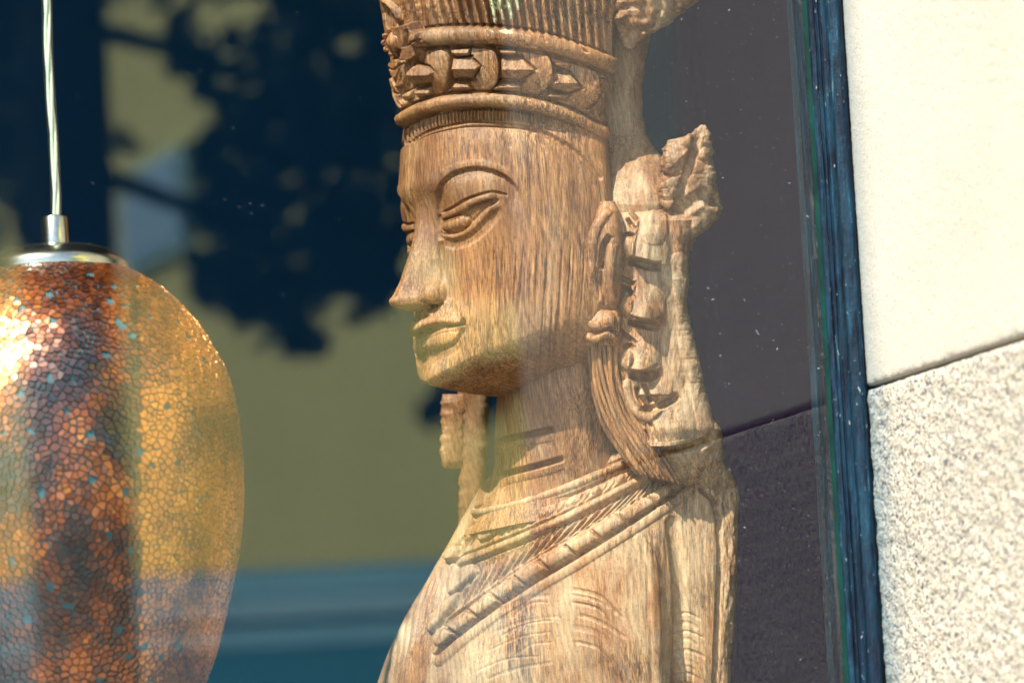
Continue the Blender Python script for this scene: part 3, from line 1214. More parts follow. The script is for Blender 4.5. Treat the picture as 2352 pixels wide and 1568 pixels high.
# eye slit lines
up = [(1007, 491), (1034, 480), (1056, 468), (1077, 456), (1111, 445), (1134, 441), (1166, 449)]
hm.groove(up, 4.2, 6.0)
hm.ridge([(1006, 500), (1036, 490), (1062, 479), (1086, 464), (1115, 453), (1140, 449)], 8, 5.0)
lo = [(1008, 509), (1042, 499), (1069, 489), (1092, 474), (1122, 462), (1147, 458)]
hm.groove(lo, 4.2, 7.5)
hm.poly([(1012, 512), (1042, 502), (1070, 492), (1094, 477), (1122, 465), (1146, 459), (1116, 479), (1086, 508), (1066, 526), (1040, 534), (1016, 534), (1010, 524)], -6.0, 3, 'add', True)
hm.bump(1045, 514, 36, 16, -14, 12.0, 0.6)                    # iris roll
hm.groove([(1068, 490), (1080, 500), (1077, 514), (1065, 526)], 3.2, 4.0)
lw = [(1010, 532), (1018, 537), (1040, 536), (1067, 527), (1085, 510), (1116, 480), (1147, 460)]
hm.groove(lw, 4.0, 6.5)
hm.ridge([(1022, 545), (1052, 543), (1078, 531), (1098, 512), (1122, 490), (1144, 470)], 7, 4.5)
hm.groove([(1014, 552), (1040, 560), (1070, 554), (1100, 535), (1126, 508), (1148, 478)], 15, 3.4)
hm.groove([(1007, 492), (1008, 512), (1010, 536), (1014, 552)], 7, 7.0)
hm.bump(1060, 510, 75, 50, -25, 3.0, 1.2)
# nose side crease and wing
hm.groove([(1012, 556), (1016, 590), (1020, 620), (1026, 648), (1031, 672), (1026, 696)], 9, 4.5)
hm.bump(995, 673, 30, 32, 0, 11, 1.0)
hm.groove([(976, 650), (970, 668), (972, 688), (984, 700)], 7, 2.5)
hm.groove([(968, 690), (984, 702), (1002, 703), (1018, 692)], 6, 9)
hm.bump(990, 704, 16, 7, -10, -9, 1)
# mouth
hm.poly([(950, 763), (966, 752), (990, 744), (1020, 741), (1048, 741), (1062, 734), (1066, 746), (1048, 753), (1018, 759), (990, 770), (970, 778), (956, 774)], lambda X, Y: -19 + 0 * X, 3.0, 'add')
hm.ridge([(948, 757), (962, 746), (985, 737), (1015, 734), (1040, 737)], 8, 4.5)
hm.bump(1062, 739, 8, 11, 10, -8, 0.8)
hm.bump(1014, 780, 42, 14, -17, 4, 0.6)
hm.groove([(970, 806), (992, 806), (1018, 800), (1042, 788), (1056, 772), (1064, 752)], 6, 7)
hm.groove([(976, 820), (1000, 820), (1030, 808), (1050, 792)], 14, 4)
hm.bump(1000, 862, 34, 42, 0, 5, 1)
hm.groove([(966, 722), (972, 734)], 9, 3)
# smile fold
hm.groove([(1032, 690), (1044, 712), (1056, 732), (1066, 750), (1068, 772)], 10, 2.5)
hm.h *= 1.02
# hairline undercut
hair = [(915, 340), (927, 335), (978, 306), (1055, 288), (1106, 285), (1170, 288), (1222, 295), (1260, 311), (1311, 340), (1350, 376), (1378, 408)]
hm.groove(hair, 8, 8, False)
# tool marks and long cracks of the grain
gx = fbm(hm.X / 7.0 + 0.012 * hm.Y, hm.Y / 160.0, 3, 5)
hm.h += 1.5 * gx + 1.6 * fbm(hm.X / 46, hm.Y / 60, 3, 8)
side = np.clip((hm.X - 1000) / 60, 0, 1) * np.clip((hm.Y - 545) / 40, 0, 1)
hm.h += -3.6 * side * np.clip(fbm(hm.X / 5.2 + 0.01 * hm.Y, hm.Y / 210.0, 2, 15) - 0.05, 0, 1) * 3
Gh2, _ = carve(Gh, hm)
# the mirrored half
d0 = (Gh2 - v3(AX[0], AX[1], 0)) @ LAT
d0c = np.clip(d0, 0, None)
Gh2 = Gh2 + (d0c - d0)[..., None] * LAT
Gh2[:, 0] -= ((Gh2[:, 0] - v3(AX[0], AX[1], 0)) @ LAT)[:, None] * LAT
Gh2[:, -1] -= ((Gh2[:, -1] - v3(AX[0], AX[1], 0)) @ LAT)[:, None] * LAT
dd = (Gh2 - v3(AX[0], AX[1], 0)) @ LAT
far = Gh2 - 2 * dd[..., None] * LAT
far = far[:, ::2] if NP % 2 == 1 else far
full = np.concatenate([Gh2, far[:, ::-1][:, 1:-1]], 1)
head = grid_obj("head", full, WOOD, statue, wrap=True)


# ---- view-side rings used for the crown and the neck
def ring_loft(keys, n_rows, n_near, n_far, offs=None, rel=None):
    """keys: list of (polyline of the near rim, depth half-axis, centre depth)"""
    K = len(keys)
    psi_n = np.linspace(-np.pi / 2, np.pi / 2, n_near)
    psi_f = np.linspace(np.pi / 2, 3 * np.pi / 2, n_far + 2)[1:-1]
    psi = np.concatenate([psi_n, psi_f])
    rows = []
    for key_ in keys:
        poly, rw, wc = key_[:3]
        kk = key_[3] if len(key_) > 3 else 0.0
        poly = np.asarray(poly, float)
        uL, uR = poly[0, 0], poly[-1, 0]
        uc, ru = (uL + uR) / 2, (uR - uL) / 2
        u = uc + ru * np.sin(psi)
        vn = curve_y(poly, u)
        vl = np.interp(u, [uL, uR], [poly[0, 1], poly[-1, 1]])
        v = np.where(np.cos(psi) >= -1e-9, vn, vl + (vl - vn) * 0.5)
        if kk == 'head':
            s_ = (np.sin(psi) + 1) / 2
            hw_ = np.interp(s_, HS, HW)
            lin = HW[0] * (1 - s_) + HW[-1] * s_
            w = np.where(np.cos(psi) > 0, hw_ + rw * np.cos(psi) ** 0.8 if False else hw_ + rw * np.clip(np.cos(psi), 0, 1) ** 0.5, lin + 200 * np.cos(psi))
            rows.append(np.stack([u, v, w], -1))
            continue
        w = wc + kk * np.sin(psi) + rw * np.where(np.cos(psi) > 0, 1.0, 1.25) * np.cos(psi)
        rows.append(np.stack([u, v, w], -1))
    rows = np.array(rows)
    t = np.linspace(0, K - 1, n_rows)
    i = np.clip(t.astype(int), 0, K - 2)
    f = (t - i)[:, None, None]
    p0, p1, p2, p3 = rows[np.clip(i - 1, 0, K - 1)], rows[i], rows[i + 1], rows[np.clip(i + 2, 0, K - 1)]
    G = 0.5 * (2 * p1 + (p2 - p0) * f + (2 * p0 - 5 * p1 + 4 * p2 - p3) * f ** 2 + (3 * p1 - p0 - 3 * p2 + p3) * f ** 3)
    return P(G[..., 0], G[..., 1], G[..., 2]), t, psi


def head_depth():
    """near surface of the bare head at hairline height: depth against position between its two edges"""
    zr = z_at(0.03, 0.06, 300)
    i = int(np.argmin(np.abs(Zg[:, 0] - zr)))
    a_, l_ = AfW[0][i], AfW[1][i]
    q = np.concatenate([HP(a_, l_, Zg[i]), HP(a_, -l_, Zg[i])])
    px_, _ = proj(q)
    w_ = (Z0 - (q - CAM) @ B) / SC
    e_ = np.linspace(px_.min(), px_.max(), 60)
    best = np.array([w_[np.abs(px_ - x_) < 6].max() for x_ in e_])
    return (e_ - e_[0]) / (e_[-1] - e_[0]), best


AfW = (rr * co * shr, l)
HS, HW = head_depth()


def smooth01(x):
    x = np.clip(x, 0, 1)
    return x * x * (3 - 2 * x)


HL = [(929, 334), (978, 305), (1055, 286), (1106, 283), (1170, 286), (1222, 293), (1260, 309), (1311, 338), (1350, 372), (1382, 412)]
FT = [(926, 296), (952, 279), (1004, 261), (1055, 250), (1127, 246), (1196, 252), (1260, 265), (1324, 292), (1386, 328)]
R1T = [(921, 262), (938, 245), (978, 226), (1029, 215), (1106, 213), (1183, 218), (1260, 236), (1311, 251), (1386, 290)]
MB = [(905, 198), (960, 172), (1029, 160), (1106, 158), (1183, 162), (1260, 177), (1330, 200), (1392, 228)]
R2B = [(897, 140), (930, 122), (973, 112), (1029, 104), (1106, 103), (1183, 108), (1260, 120), (1337, 147), (1398, 170)]
R2T = [(888, 100), (920, 78), (973, 66), (1029, 62), (1106, 61), (1183, 68), (1260, 81), (1337, 103), (1404, 130)]
C1 = [(878, 40), (930, 18), (1010, 2), (1106, -4), (1200, 6), (1300, 30), (1408, 62)]
C2 = [(868, -40), (930, -60), (1010, -78), (1106, -84), (1200, -74), (1300, -50), (1420, -10)]
C3 = [(878, -130), (930, -150), (1010, -168), (1106, -174), (1200, -164), (1300, -140), (1410, -100)]
C4 = [(980, -190), (1030, -200), (1110, -214), (1190, -206), (1290, -170)]

cm = Relief(840, -240, 1480, 470)


def crop(pts):                                # points read off the enlarged crown
    return [(850 + x * 0.25625, y * 0.25625) for x, y in pts]


# ornament band: overlapping rounded scales, each with a faceted bar that ends in a point
cm.poly(crop([(300, 960), (380, 560), (480, 440), (2150, 640), (2060, 1060), (1600, 900), (1000, 820), (600, 850)]), 2, 4)
arcs = [(2035, 775, 200, 205), (1620, 640, 230, 215), (1165, 620, 230, 225), (745, 620, 215, 215)]
bars = [[(1600, 640), (1790, 660), (1880, 790), (1770, 840), (1600, 790)],
        [(1170, 520), (1370, 520), (1470, 620), (1370, 715), (1170, 705)],
        [(750, 520), (920, 515), (1000, 590), (930, 700), (750, 705)],
        [(380, 640), (430, 555), (560, 590), (605, 640), (540, 740), (400, 770)]]
for (rx_, cy_, hw, hh), bar in zip(arcs, bars):
    c0 = crop([(rx_, cy_)])[0]
    sx, sy = hw * 0.25625, hh * 0.25625
    pts = [(c0[0] - sx * 1.1, c0[1] - sy), (c0[0] - sx * 0.55, c0[1] - sy), (c0[0] - sx * 0.15, c0[1] - sy * 0.75), (c0[0], c0[1]), (c0[0] - sx * 0.15, c0[1] + sy * 0.7), (c0[0] - sx * 0.5, c0[1] + sy), (c0[0] - sx * 1.1, c0[1] + sy * 0.95)]
    cm.poly(pts, lambda X, Y, c=c0, q=sx, e=sy: 7 + 9 * np.clip((X - c[0] + q) / q, 0, 1) - 9 * np.abs((Y - c[1]) / e) ** 2.2, 3.0, 'set', True)
    cm.groove(crop([(rx_ - hw * 0.55, cy_ - hh), (rx_ - hw * 0.1, cy_ - hh * 0.65), (rx_ + 6, cy_), (rx_ - hw * 0.1, cy_ + hh * 0.65), (rx_ - hw * 0.5, cy_ + hh)]), 5, 6, True)
    b = crop(bar)
    by = (max(q[1] for q in b) + min(q[1] for q in b)) / 2
    cm.poly(b, lambda X, Y, m=by: 17 - 0.5 * np.abs(Y - m), 2.5)
    cm.groove(b[1:4], 4.0, 8, True, False, True)
    cm.groove([(b[-1][0], b[-1][1] + 3), (b[-2][0] + 4, b[-2][1] + 3)], 5, 9, False, False)
    cm.groove([(b[0][0], b[0][1] - 3), (b[1][0], b[1][1] - 3)], 4, 7, False, False)
for q in ([(720, 440), (905, 425), (900, 500), (780, 515)], [(1140, 440), (1310, 430), (1310, 500), (1180, 495)], [(1600, 500), (1780, 560), (1790, 640), (1640, 590)],
          [(760, 740), (890, 735), (930, 810), (740, 820)], [(1160, 740), (1340, 740), (1360, 830), (1080, 810)], [(1600, 830), (1770, 850), (1760, 900), (1560, 870)],
          [(2020, 690), (2130, 720), (2110, 830), (2030, 800)], [(320, 830), (400, 790), (400, 880), (330, 900)], [(420, 800), (560, 770), (570, 850), (440, 880)]):
    q = crop(q)
    m = np.mean(q, 0)
    cm.poly(q, lambda X, Y, c=m: 11 - 0.35 * np.abs(Y - c[1]) * 2, 2.5)
    cm.groove(q + q[:1], 2.6, 4, False, False)
# long leaves at the front under the rosette
for q in ([(190, 590), (250, 520), (330, 560), (260, 720)], [(170, 720), (240, 700), (300, 830), (280, 940)], [(330, 560), (380, 640), (330, 760), (260, 760)], [(230, 800), (320, 900), (330, 960), (280, 960)]):
    q = crop(q)
    cm.poly(q, 9, 4, 'set', True)
    cm.groove([q[0], ((q[1][0] + q[3][0]) / 2, (q[1][1] + q[3][1]) / 2), q[2]], 3, 3.5)
# ribbon end beside the rosette
rb = crop([(300, 225), (400, 195), (430, 260), (500, 285), (500, 370), (480, 480), (420, 540), (335, 540), (350, 440), (300, 400), (330, 330), (290, 290)])
cm.poly(rb, lambda X, Y: 20 - 0.25 * (X - 935), 3)
cm.groove(crop([(390, 250), (395, 330), (385, 420)]), 4, 6)
cm.groove(crop([(395, 400), (500, 350)]), 3, 5, False)
# fringe pleats
for i in range(56):
    f0 = i / 55.0
    x0 = 932 + 448 * f0
    y1_, y0_ = float(curve_y(HL, x0)), float(curve_y(FT, x0))
    lean = -2 + 10 * (f0 - 0.3)
    cm.groove([(x0 + lean, y0_ + 5), (x0, y1_ - 3)], 3.6, 7.5, False, False, True)
cm.groove([(x + 6, y - 2) for x, y in HL], 5, 5, False)
# mouldings
for (top, bot, hh) in ((R1T, FT, 13), (R2T, R2B, 14)):
    xs = np.linspace(880, 1420, 28)
    mid = [(x, (float(curve_y(top, x)) + float(curve_y(bot, x))) / 2) for x in xs if top[0][0] - 3 < x < top[-1][0] + 3]
    hw = abs(float(curve_y(top, 1106)) - float(curve_y(bot, 1106))) / 2
    if top is R2T:
        mid = [q for q in mid if q[0] > 965]
    cm.ridge(mid, hw + 1, hh, False)
    cm.groove([(x, y + hw + 3) for x, y in mid], 6, 7, False)
    cm.groove([(x, y - hw - 3) for x, y in mid], 5, 5, False)
cm.groove([(1327, 100), (1332, 112), (1340, 122)], 4, 8)
cm.groove([(1246, 82), (1249, 98)], 2.5, 4)
# reeds of the cap above
n_reed = 23
for i in range(n_reed):
    f0 = i / (n_reed - 1.0)
    xb = 962 + 440 * (f0 ** 0.95)
    yb = float(curve_y(R2T, xb)) - 2
    lean = -26 + 22 * f0
    lean2 = -48 + 44 * f0
    cm.groove([(xb, yb), (xb + lean * 0.4, yb - 34), (xb + lean, yb - 90), (xb + lean2, yb - 220)], 6.0 + 2.5 * random.random(), 10 + 3 * random.random(), False)
cm.groove([(884, 8), (905, 30), (918, 58), (924, 70)], 8, 10)
cm.ridge([(872, -20), (892, 6), (912, 24), (921, 50)], 7, 9)
for k in range(5):
    cm.groove([(878 + k * 6, 28), (888 + k * 5, 62)], 2.2, 4, False, False)
cm.h *= 1.5
cm.h += 1.3 * fbm(cm.X / 9, cm.Y / 14, 4, 33) + 2.2 * fbm(cm.X / 40, cm.Y / 30, 3, 34)
cm.h += np.where(cm.Y < 60, 2.5 * fbm(cm.X / 8, cm.Y / 9, 3, 36), 0) * np.clip((60 - cm.Y) / 20, 0, 1)

H_ = 'head'
Gc, tc_, _ = ring_loft([([(x + 3 * np.sign(1156 - x), y + 14) for x, y in HL], -8, 0, H_), (HL, 3, 0, H_), (FT, 7, 0, H_), (R1T, 10, 0, H_), (MB, 17, 0, H_), (R2B, 26, 0, H_), (R2T, 30, 0, H_), (C1, 36, 0, H_), (C2, 42, 0, H_), (C3, 30, 0, H_), (C4, -60, 0, H_)], 620, 500, 120)
Gc, _ = carve(Gc, cm, True)
crown = grid_obj("crown", Gc, WOOD, statue, wrap=True, caps=True)

# rosette: a faceted boss ringed by short pointed petals
rc = P(911, 96, 120)
rx_d = (P(905, 96, 150) - P(917, 96, 90))
nR = rx_d / np.linalg.norm(rx_d)
e1 = np.cross(nR, v3(0, 0, 1))
e1 /= np.linalg.norm(e1)
e2 = np.cross(nR, e1)
th = np.linspace(0, 2 * np.pi, 40, endpoint=False)
ph = np.linspace(0.02, np.pi * 0.62, 22)
rb_ = 24 * SC
Gr = np.zeros((22, 40, 3))
for i, p_ in enumerate(ph):
    wv = 1 + 0.05 * np.cos(th * 5) * math.sin(p_)
    Gr[i] = rc + nR * rb_ * 1.25 * math.cos(p_) + (np.cos(th)[:, None] * e1 + np.sin(th)[:, None] * e2) * (rb_ * math.sin(p_) * wv)[:, None]
boss = grid_obj("rosette_boss", Gr, WOOD, statue, wrap=True, flip=True)
for k in range(12):
    an = k / 12 * 2 * math.pi
    dr = math.cos(an) * e1 + math.sin(an) * e2
    dt = -math.sin(an) * e1 + math.cos(an) * e2
    pts = [(0.85, 0, -0.1), (1.0, 0.28, 0.12), (1.35, 0.26, 0.10), (1.62, 0.0, -0.30), (1.35, -0.26, 0.10), (1.0, -0.28, 0.12), (1.35, 0, 0.40), (1.3, 0, -0.6)]
    V = [rc + (dr * a_ + dt * b_ + nR * c_) * rb_ for a_, b_, c_ in pts]
    Fq = [(0, 6, 1), (1, 6, 2), (2, 6, 3), (3, 6, 4), (4, 6, 5), (5, 6, 0), (0, 1, 7), (1, 2, 7), (2, 3, 7), (3, 4, 7), (4, 5, 7), (5, 0, 7)]
    mesh_obj("petal", V, Fq, WOOD, statue, False)

# ---- neck
nk = Relief(1040, 820, 1480, 1240)
for q, wd, dp in (([(1135, 1022), (1160, 1008), (1200, 1000), (1245, 991), (1272, 985)], 9, 17), ([(1140, 1098), (1165, 1086), (1210, 1076), (1255, 1064), (1296, 1052)], 9, 17)):
    nk.groove(q, wd, dp)
    nk.ridge([(x, y + 14) for x, y in q], 12, 3)
nk.h += 1.2 * fbm(nk.X / 7, nk.Y / 150, 3, 71) + 2.5 * fbm(nk.X / 60, nk.Y / 50, 3, 72)
nkk = [([(1150, 830), (1300, 800), (1450, 830)], 150, 40), ([(1140, 930), (1300, 900), (1450, 920)], 160, 40), ([(1136, 1010), (1300, 975), (1450, 1000)], 165, 35), ([(1132, 1080), (1300, 1045), (1460, 1070)], 172, 25), ([(1105, 1150), (1300, 1110), (1500, 1140)], 185, 10), ([(1060, 1230), (1300, 1190), (1560, 1220)], 215, 0)]
Gn, _, _ = ring_loft(nkk, 230, 230, 60)
Gn, _ = carve(Gn, nk, True)
grid_obj("neck", Gn, WOOD, statue, wrap=True, caps=True)


# ---- general loft through closed sections (u, w) at picture rows v
def section_loft(rows, n_rows, per, warp=None):
    secs = []
    for v, pts in rows:
        c = cr(pts, per, True)
        secs.append(np.stack([c[:, 0], np.full(len(c), v, float), c[:, 1]], -1))
    secs = np.array(secs)
    K = len(secs)
    vs = np.array([r[0] for r in rows], float)
    tv = np.interp(np.linspace(vs[0], vs[-1], n_rows), vs, np.arange(K))
    i = np.clip(tv.astype(int), 0, K - 2)
    f = (tv - i)[:, None, None]
    p0, p1, p2, p3 = secs[np.clip(i - 1, 0, K - 1)], secs[i], secs[i + 1], secs[np.clip(i + 2, 0, K - 1)]
    G = 0.5 * (2 * p1 + (p2 - p0) * f + (2 * p0 - 5 * p1 + 4 * p2 - p3) * f ** 2 + (3 * p1 - p0 - 3 * p2 + p3) * f ** 3)
    G[..., 1] = np.linspace(vs[0], vs[-1], n_rows)[:, None]
    if warp is not None:
        G = warp(G)
    return P(G[..., 0], G[..., 1], G[..., 2])


tm = Relief(840, 1030, 1730, 1640)


def c3(pts):                                  # points read off the enlarged chest
    return [(832.6 + x * 0.3906, 976 + y * 0.3906) for x, y in pts]


def band_between(up_, lo_, h):
    q = up_ + lo_[::-1]
    tm.poly(q, h, 4)


A1 = c3([(660, 500), (900, 440), (1200, 340), (1480, 230), (1560, 200)])
A2 = c3([(680, 540), (880, 520), (1250, 400), (1550, 260), (1640, 215)])
B1 = c3([(560, 790), (760, 715), (1000, 615), (1300, 475), (1600, 320), (1720, 262)])
B2 = c3([(600, 830), (780, 755), (1020, 655), (1320, 515), (1620, 355), (1740, 300)])
D1 = c3([(480, 1180), (650, 1050), (900, 860), (1200, 680), (1500, 510), (1830, 320)])
D2 = c3([(430, 1350), (700, 1130), (1000, 930), (1300, 750), (1600, 560), (1910, 350)])
tm.poly(A1 + D2[::-1], 7, 6)
tm.ridge([((a_[0] + b_[0]) / 2, (a_[1] + b_[1]) / 2) for a_, b_ in zip(A1, A2)], 9, 9, False)
tm.groove([(x, y + 4) for x, y in A2], 6, 9, False)
tm.groove([(x, y - 4) for x, y in A1], 5, 5, False)
tm.ridge([((a_[0] + b_[0]) / 2, (a_[1] + b_[1]) / 2) for a_, b_ in zip(B1, B2)], 9, 8, False)
tm.groove([(x, y + 3) for x, y in B2], 5, 8, False)
tm.groove([(x, y - 3) for x, y in B1], 4, 6, False)
tm.groove(D1, 5, 9, False)
mid = cr([((a_[0] + b_[0]) / 2, (a_[1] + b_[1]) / 2) for a_, b_ in zip(D1, D2)], 10)
tm.ridge(mid, 14, 7.5, False)
for k in range(4, len(mid) - 2, 5):
    a_, b_ = mid[k], mid[k + 1]
    d_ = (b_ - a_) / np.linalg.norm(b_ - a_)
    nn_ = v3(-d_[1], d_[0], 0)[:2]
    tm.groove([mid[k] - nn_ * 14 - d_ * 3, mid[k] + nn_ * 14 + d_ * 6], 5, 15, False, False, True)
tm.groove(D2, 6, 9, False)
tm.ridge([(x + 6, y + 14) for x, y in D2], 12, 5, False)
# chased leaves and strings between the bands
Bc, Dc = cr(B2, 12), cr(D1, 12)
for k in range(44):
    f0 = k / 43.0
    a_ = np.array([np.interp(f0, np.linspace(0, 1, len(Bc)), Bc[:, i]) for i in (0, 1)])
    b_ = np.array([np.interp(max(0, f0 * 0.98 - 0.05), np.linspace(0, 1, len(Dc)), Dc[:, i]) for i in (0, 1)])
    m_ = (a_ + b_) / 2 + np.array([8, -4]) * (1 if k % 2 else 0.4)
    tm.groove([a_ + (b_ - a_) * 0.08, m_, b_ - (b_ - a_) * 0.1], 3.6, 5.5 + 3 * random.random())
Ac = cr(A2, 12)
Bd = cr(B1, 12)
for k in range(30):
    f0 = k / 29.0
    a_ = np.array([np.interp(f0, np.linspace(0, 1, len(Ac)), Ac[:, i]) for i in (0, 1)])
    b_ = np.array([np.interp(f0, np.linspace(0, 1, len(Bd)), Bd[:, i]) for i in (0, 1)])
    if k % 3 == 0:
        c_ = (a_ + b_) / 2
        tm.bump(c_[0], c_[1], 13, 8, -30, 6, 0.7)
    else:
        tm.groove([a_ * 0.85 + b_ * 0.15, (a_ + b_) / 2 + np.array([6, 0]), a_ * 0.2 + b_ * 0.8], 3, 4)
# pendant strings running down the breast to the left
for k in range(9):
    x0 = 1108 - k * 16
    y0 = 1190 + k * 14
    tm.groove([(x0, y0), (x0 - 45, y0 + 60), (x0 - 80, y0 + 140), (x0 - 105 + k * 2, y0 + 240)], 3.6, 5)
for q in ([(505, 920), (560, 860), (660, 815), (690, 870), (600, 960), (520, 1010)], [(400, 1130), (480, 1050), (580, 980), (560, 1060), (450, 1190), (395, 1230)], [(690, 600), (760, 565), (800, 590), (790, 650), (700, 690)], [(480, 760), (560, 700), (560, 780), (500, 810)]):
    q = c3(q)
    tm.poly(q, lambda X, Y: 14 + 0 * X, 6, 'set', True)
    tm.groove(q + q[:1], 3, 4, False)
# scratches and shallow gouges on the breast and the arm
for k in range(9):
    y0 = 1372 + k * 19 + random.uniform(-9, 9)
    xa, xb = 1110 + random.uniform(-50, 60), 1300 - random.uniform(0, 90)
    tm.groove([(xa, y0 + 36), ((xa + xb) / 2, y0 + random.uniform(0, 8)), (xb, y0 - 6 + random.uniform(-5, 8))], random.uniform(3, 6), random.uniform(0.6, 1.7))
for y0, dp in ((1366, 5), (1378, 3), (1396, 5.5), (1424, 4), (1452, 2.5), (1486, 3.5)):
    tm.groove([(1314 + random.uniform(-6, 14), y0 - 14), (1375, y0 + 2), (1420 + random.uniform(-25, 25), y0 + 44)], random.uniform(4, 9), dp * 0.62)
for k in range(9):
    y0 = 1412 + k * 20 + random.uniform(-7, 7)
    tm.groove([(1536 + random.uniform(-8, 16), y0 + 4), (1580, y0 - 4 + random.uniform(-3, 3)), (1622 + random.uniform(-20, 8), y0 + 12)], random.uniform(3, 6.5), random.uniform(1.0, 3.2))
tm.groove([(1545, 1200), (1556, 1300), (1562, 1420), (1560, 1600)], 20, 9, False)
tm.groove([(1606, 1120), (1632, 1140), (1655, 1156)], 8, 14)
tm.groove([(1650, 1180), (1654, 1300), (1648, 1420), (1642, 1600)], 9, 7, False)
tm.groove([(1580, 1090), (1610, 1110), (1640, 1150), (1652, 1200)], 10, 6)
tm.ridge([(1470, 1235), (1498, 1290), (1506, 1400), (1512, 1600)], 12, 5, False)
tm.h += 1.5 * fbm(tm.X / 6, tm.Y / 90, 3, 81) + 3.0 * fbm(tm.X / 50, tm.Y / 70, 4, 82)
tm.h += np.clip((tm.X - 1640) / 20, 0, 1) * 5 * fbm(tm.X / 9, tm.Y / 30, 4, 83)

trows = [(1040, [(1180, 0), (1230, 100), (1320, 140), (1420, 150), (1500, 120), (1560, 90), (1600, 40), (1610, -20), (1450, -160), (1250, -160)]),
         (1110, [(1112, -10), (1170, 110), (1290, 178), (1400, 200), (1490, 190), (1560, 175), (1640, 150), (1688, 90), (1540, -220), (1250, -220)]),
         (1190, [(1062, -30), (1130, 110), (1260, 210), (1390, 245), (1490, 235), (1565, 205), (1648, 180), (1692, 110), (1560, -250), (1200, -250)]),
         (1300, [(1000, -60), (1080, 100), (1220, 215), (1370, 270), (1480, 275), (1560, 228), (1648, 208), (1694, 130), (1600, -260), (1150, -280)]),
         (1440, [(920, -80), (1010, 110), (1180, 235), (1370, 290), (1494, 292), (1562, 236), (1645, 220), (1686, 140), (1600, -260), (1080, -300)]),
         (1568, [(868, -90), (970, 120), (1160, 250), (1380, 300), (1510, 298), (1562, 240), (1640, 226), (1676, 150), (1600, -260), (1040, -320)]),
         (1800, [(840, -90), (950, 120), (1150, 250), (1380, 300), (1510, 298), (1562, 240), (1640, 226), (1670, 150), (1600, -260), (1040, -320)])]
Gt = section_loft(trows, 470, 70)
Gt, _ = carve(Gt, tm, True)
grid_obj("torso", Gt, WOOD_CHEST, statue, wrap=True, caps=True)


# ---- slab-like pieces: rows with a left and a right edge
def slab(name, rows, n_rows, n_sec, mat, rel=None, pw=0.55, rough=0.0, seed=1, parent=None, facet=0.0):
    """rows: (v, uL, uR, wc, half thickness)"""
    r = np.array(rows, float)
    v = np.linspace(r[0, 0], r[-1, 0], n_rows)
    cols = [np.interp(v, r[:, 0], r[:, i]) for i in (1, 2, 3, 4)]
    nN = int(n_sec * 0.72)
    an = np.concatenate([np.linspace(np.pi, 0, nN), np.linspace(0, -np.pi, n_sec - nN + 2)[1:-1]])
    ca_, sa_ = np.cos(an), np.sin(an)
    uu = (cols[0] + cols[1])[:, None] / 2 + (cols[1] - cols[0])[:, None] / 2 * np.sign(ca_) * np.abs(ca_) ** 0.8
    ww = cols[2][:, None] + cols[3][:, None] * np.sign(sa_) * np.abs(sa_) ** pw
    vv = np.repeat(v[:, None], len(an), 1)
    uu = uu + rough * 6 * fbm(vv / 14 + 3, ww / 30, 4, seed) + rough * 3 * fbm(vv / 5, ww / 12, 2, seed + 1)
    if facet:
        ww = ww + facet * (np.abs(fbm(uu / 34, vv / 40, 2, seed + 3)) * 2 - 0.3)
    G = P(uu, vv, ww)
    if rel is not None:
        G, _ = carve(G, rel, True)
    return grid_obj(name, G, mat, parent or statue, wrap=True, caps=True)


wm = Relief(1340, 250, 1740, 1140)


def tier(x0, x1, yt, yb, h, belly=14, left=0):
    """a tongue that swells downward and breaks off sharply underneath"""
    ys, xs = wm.win([(x0, yt), (x1, yb + belly)], 4)
    X, Y = wm.X[ys, xs], wm.Y[ys, xs]
    q = (X - x0) / (x1 - x0)
    lower = yb - belly * 0.6 + belly * np.clip(q, 0, 1) ** 1.5
    t = (Y - yt) / np.clip(lower - yt, 1, None)
    k = np.clip(t, 0, 1) ** 1.4 * (t <= 1) + np.clip(1 - (t - 1) * (yb - yt) / 3.0, 0, 1) * (t > 1)
    side_ = np.clip(q / 0.12, 0, 1) * np.clip((1 - q) / 0.55, 0, 1) ** 0.8
    wm.h[ys, xs] += 1.35 * h * k * side_


tier(1446, 1535, 480, 604, 30)
tier(1442, 1530, 612, 742, 32)
tier(1440, 1520, 750, 852, 32, -6)
tier(1462, 1545, 855, 925, 30, -22)
tier(1484, 1600, 905, 1012, 34, 2)
wm.groove([(1444, 598), (1470, 604), (1500, 612), (1520, 611)], 13, 22)
wm.groove([(1444, 734), (1470, 742), (1500, 748), (1514, 746)], 13, 22)
wm.groove([(1446, 858), (1470, 864), (1496, 862), (1512, 850)], 14, 22)
wm.groove([(1470, 935), (1500, 940), (1530, 925), (1560, 906)], 12, 20)
wm.groove([(1500, 1022), (1540, 1032), (1590, 1024), (1640, 1006)], 13, 20)
wm.groove([(1468, 868), (1490, 850), (1512, 838)], 5, 6)
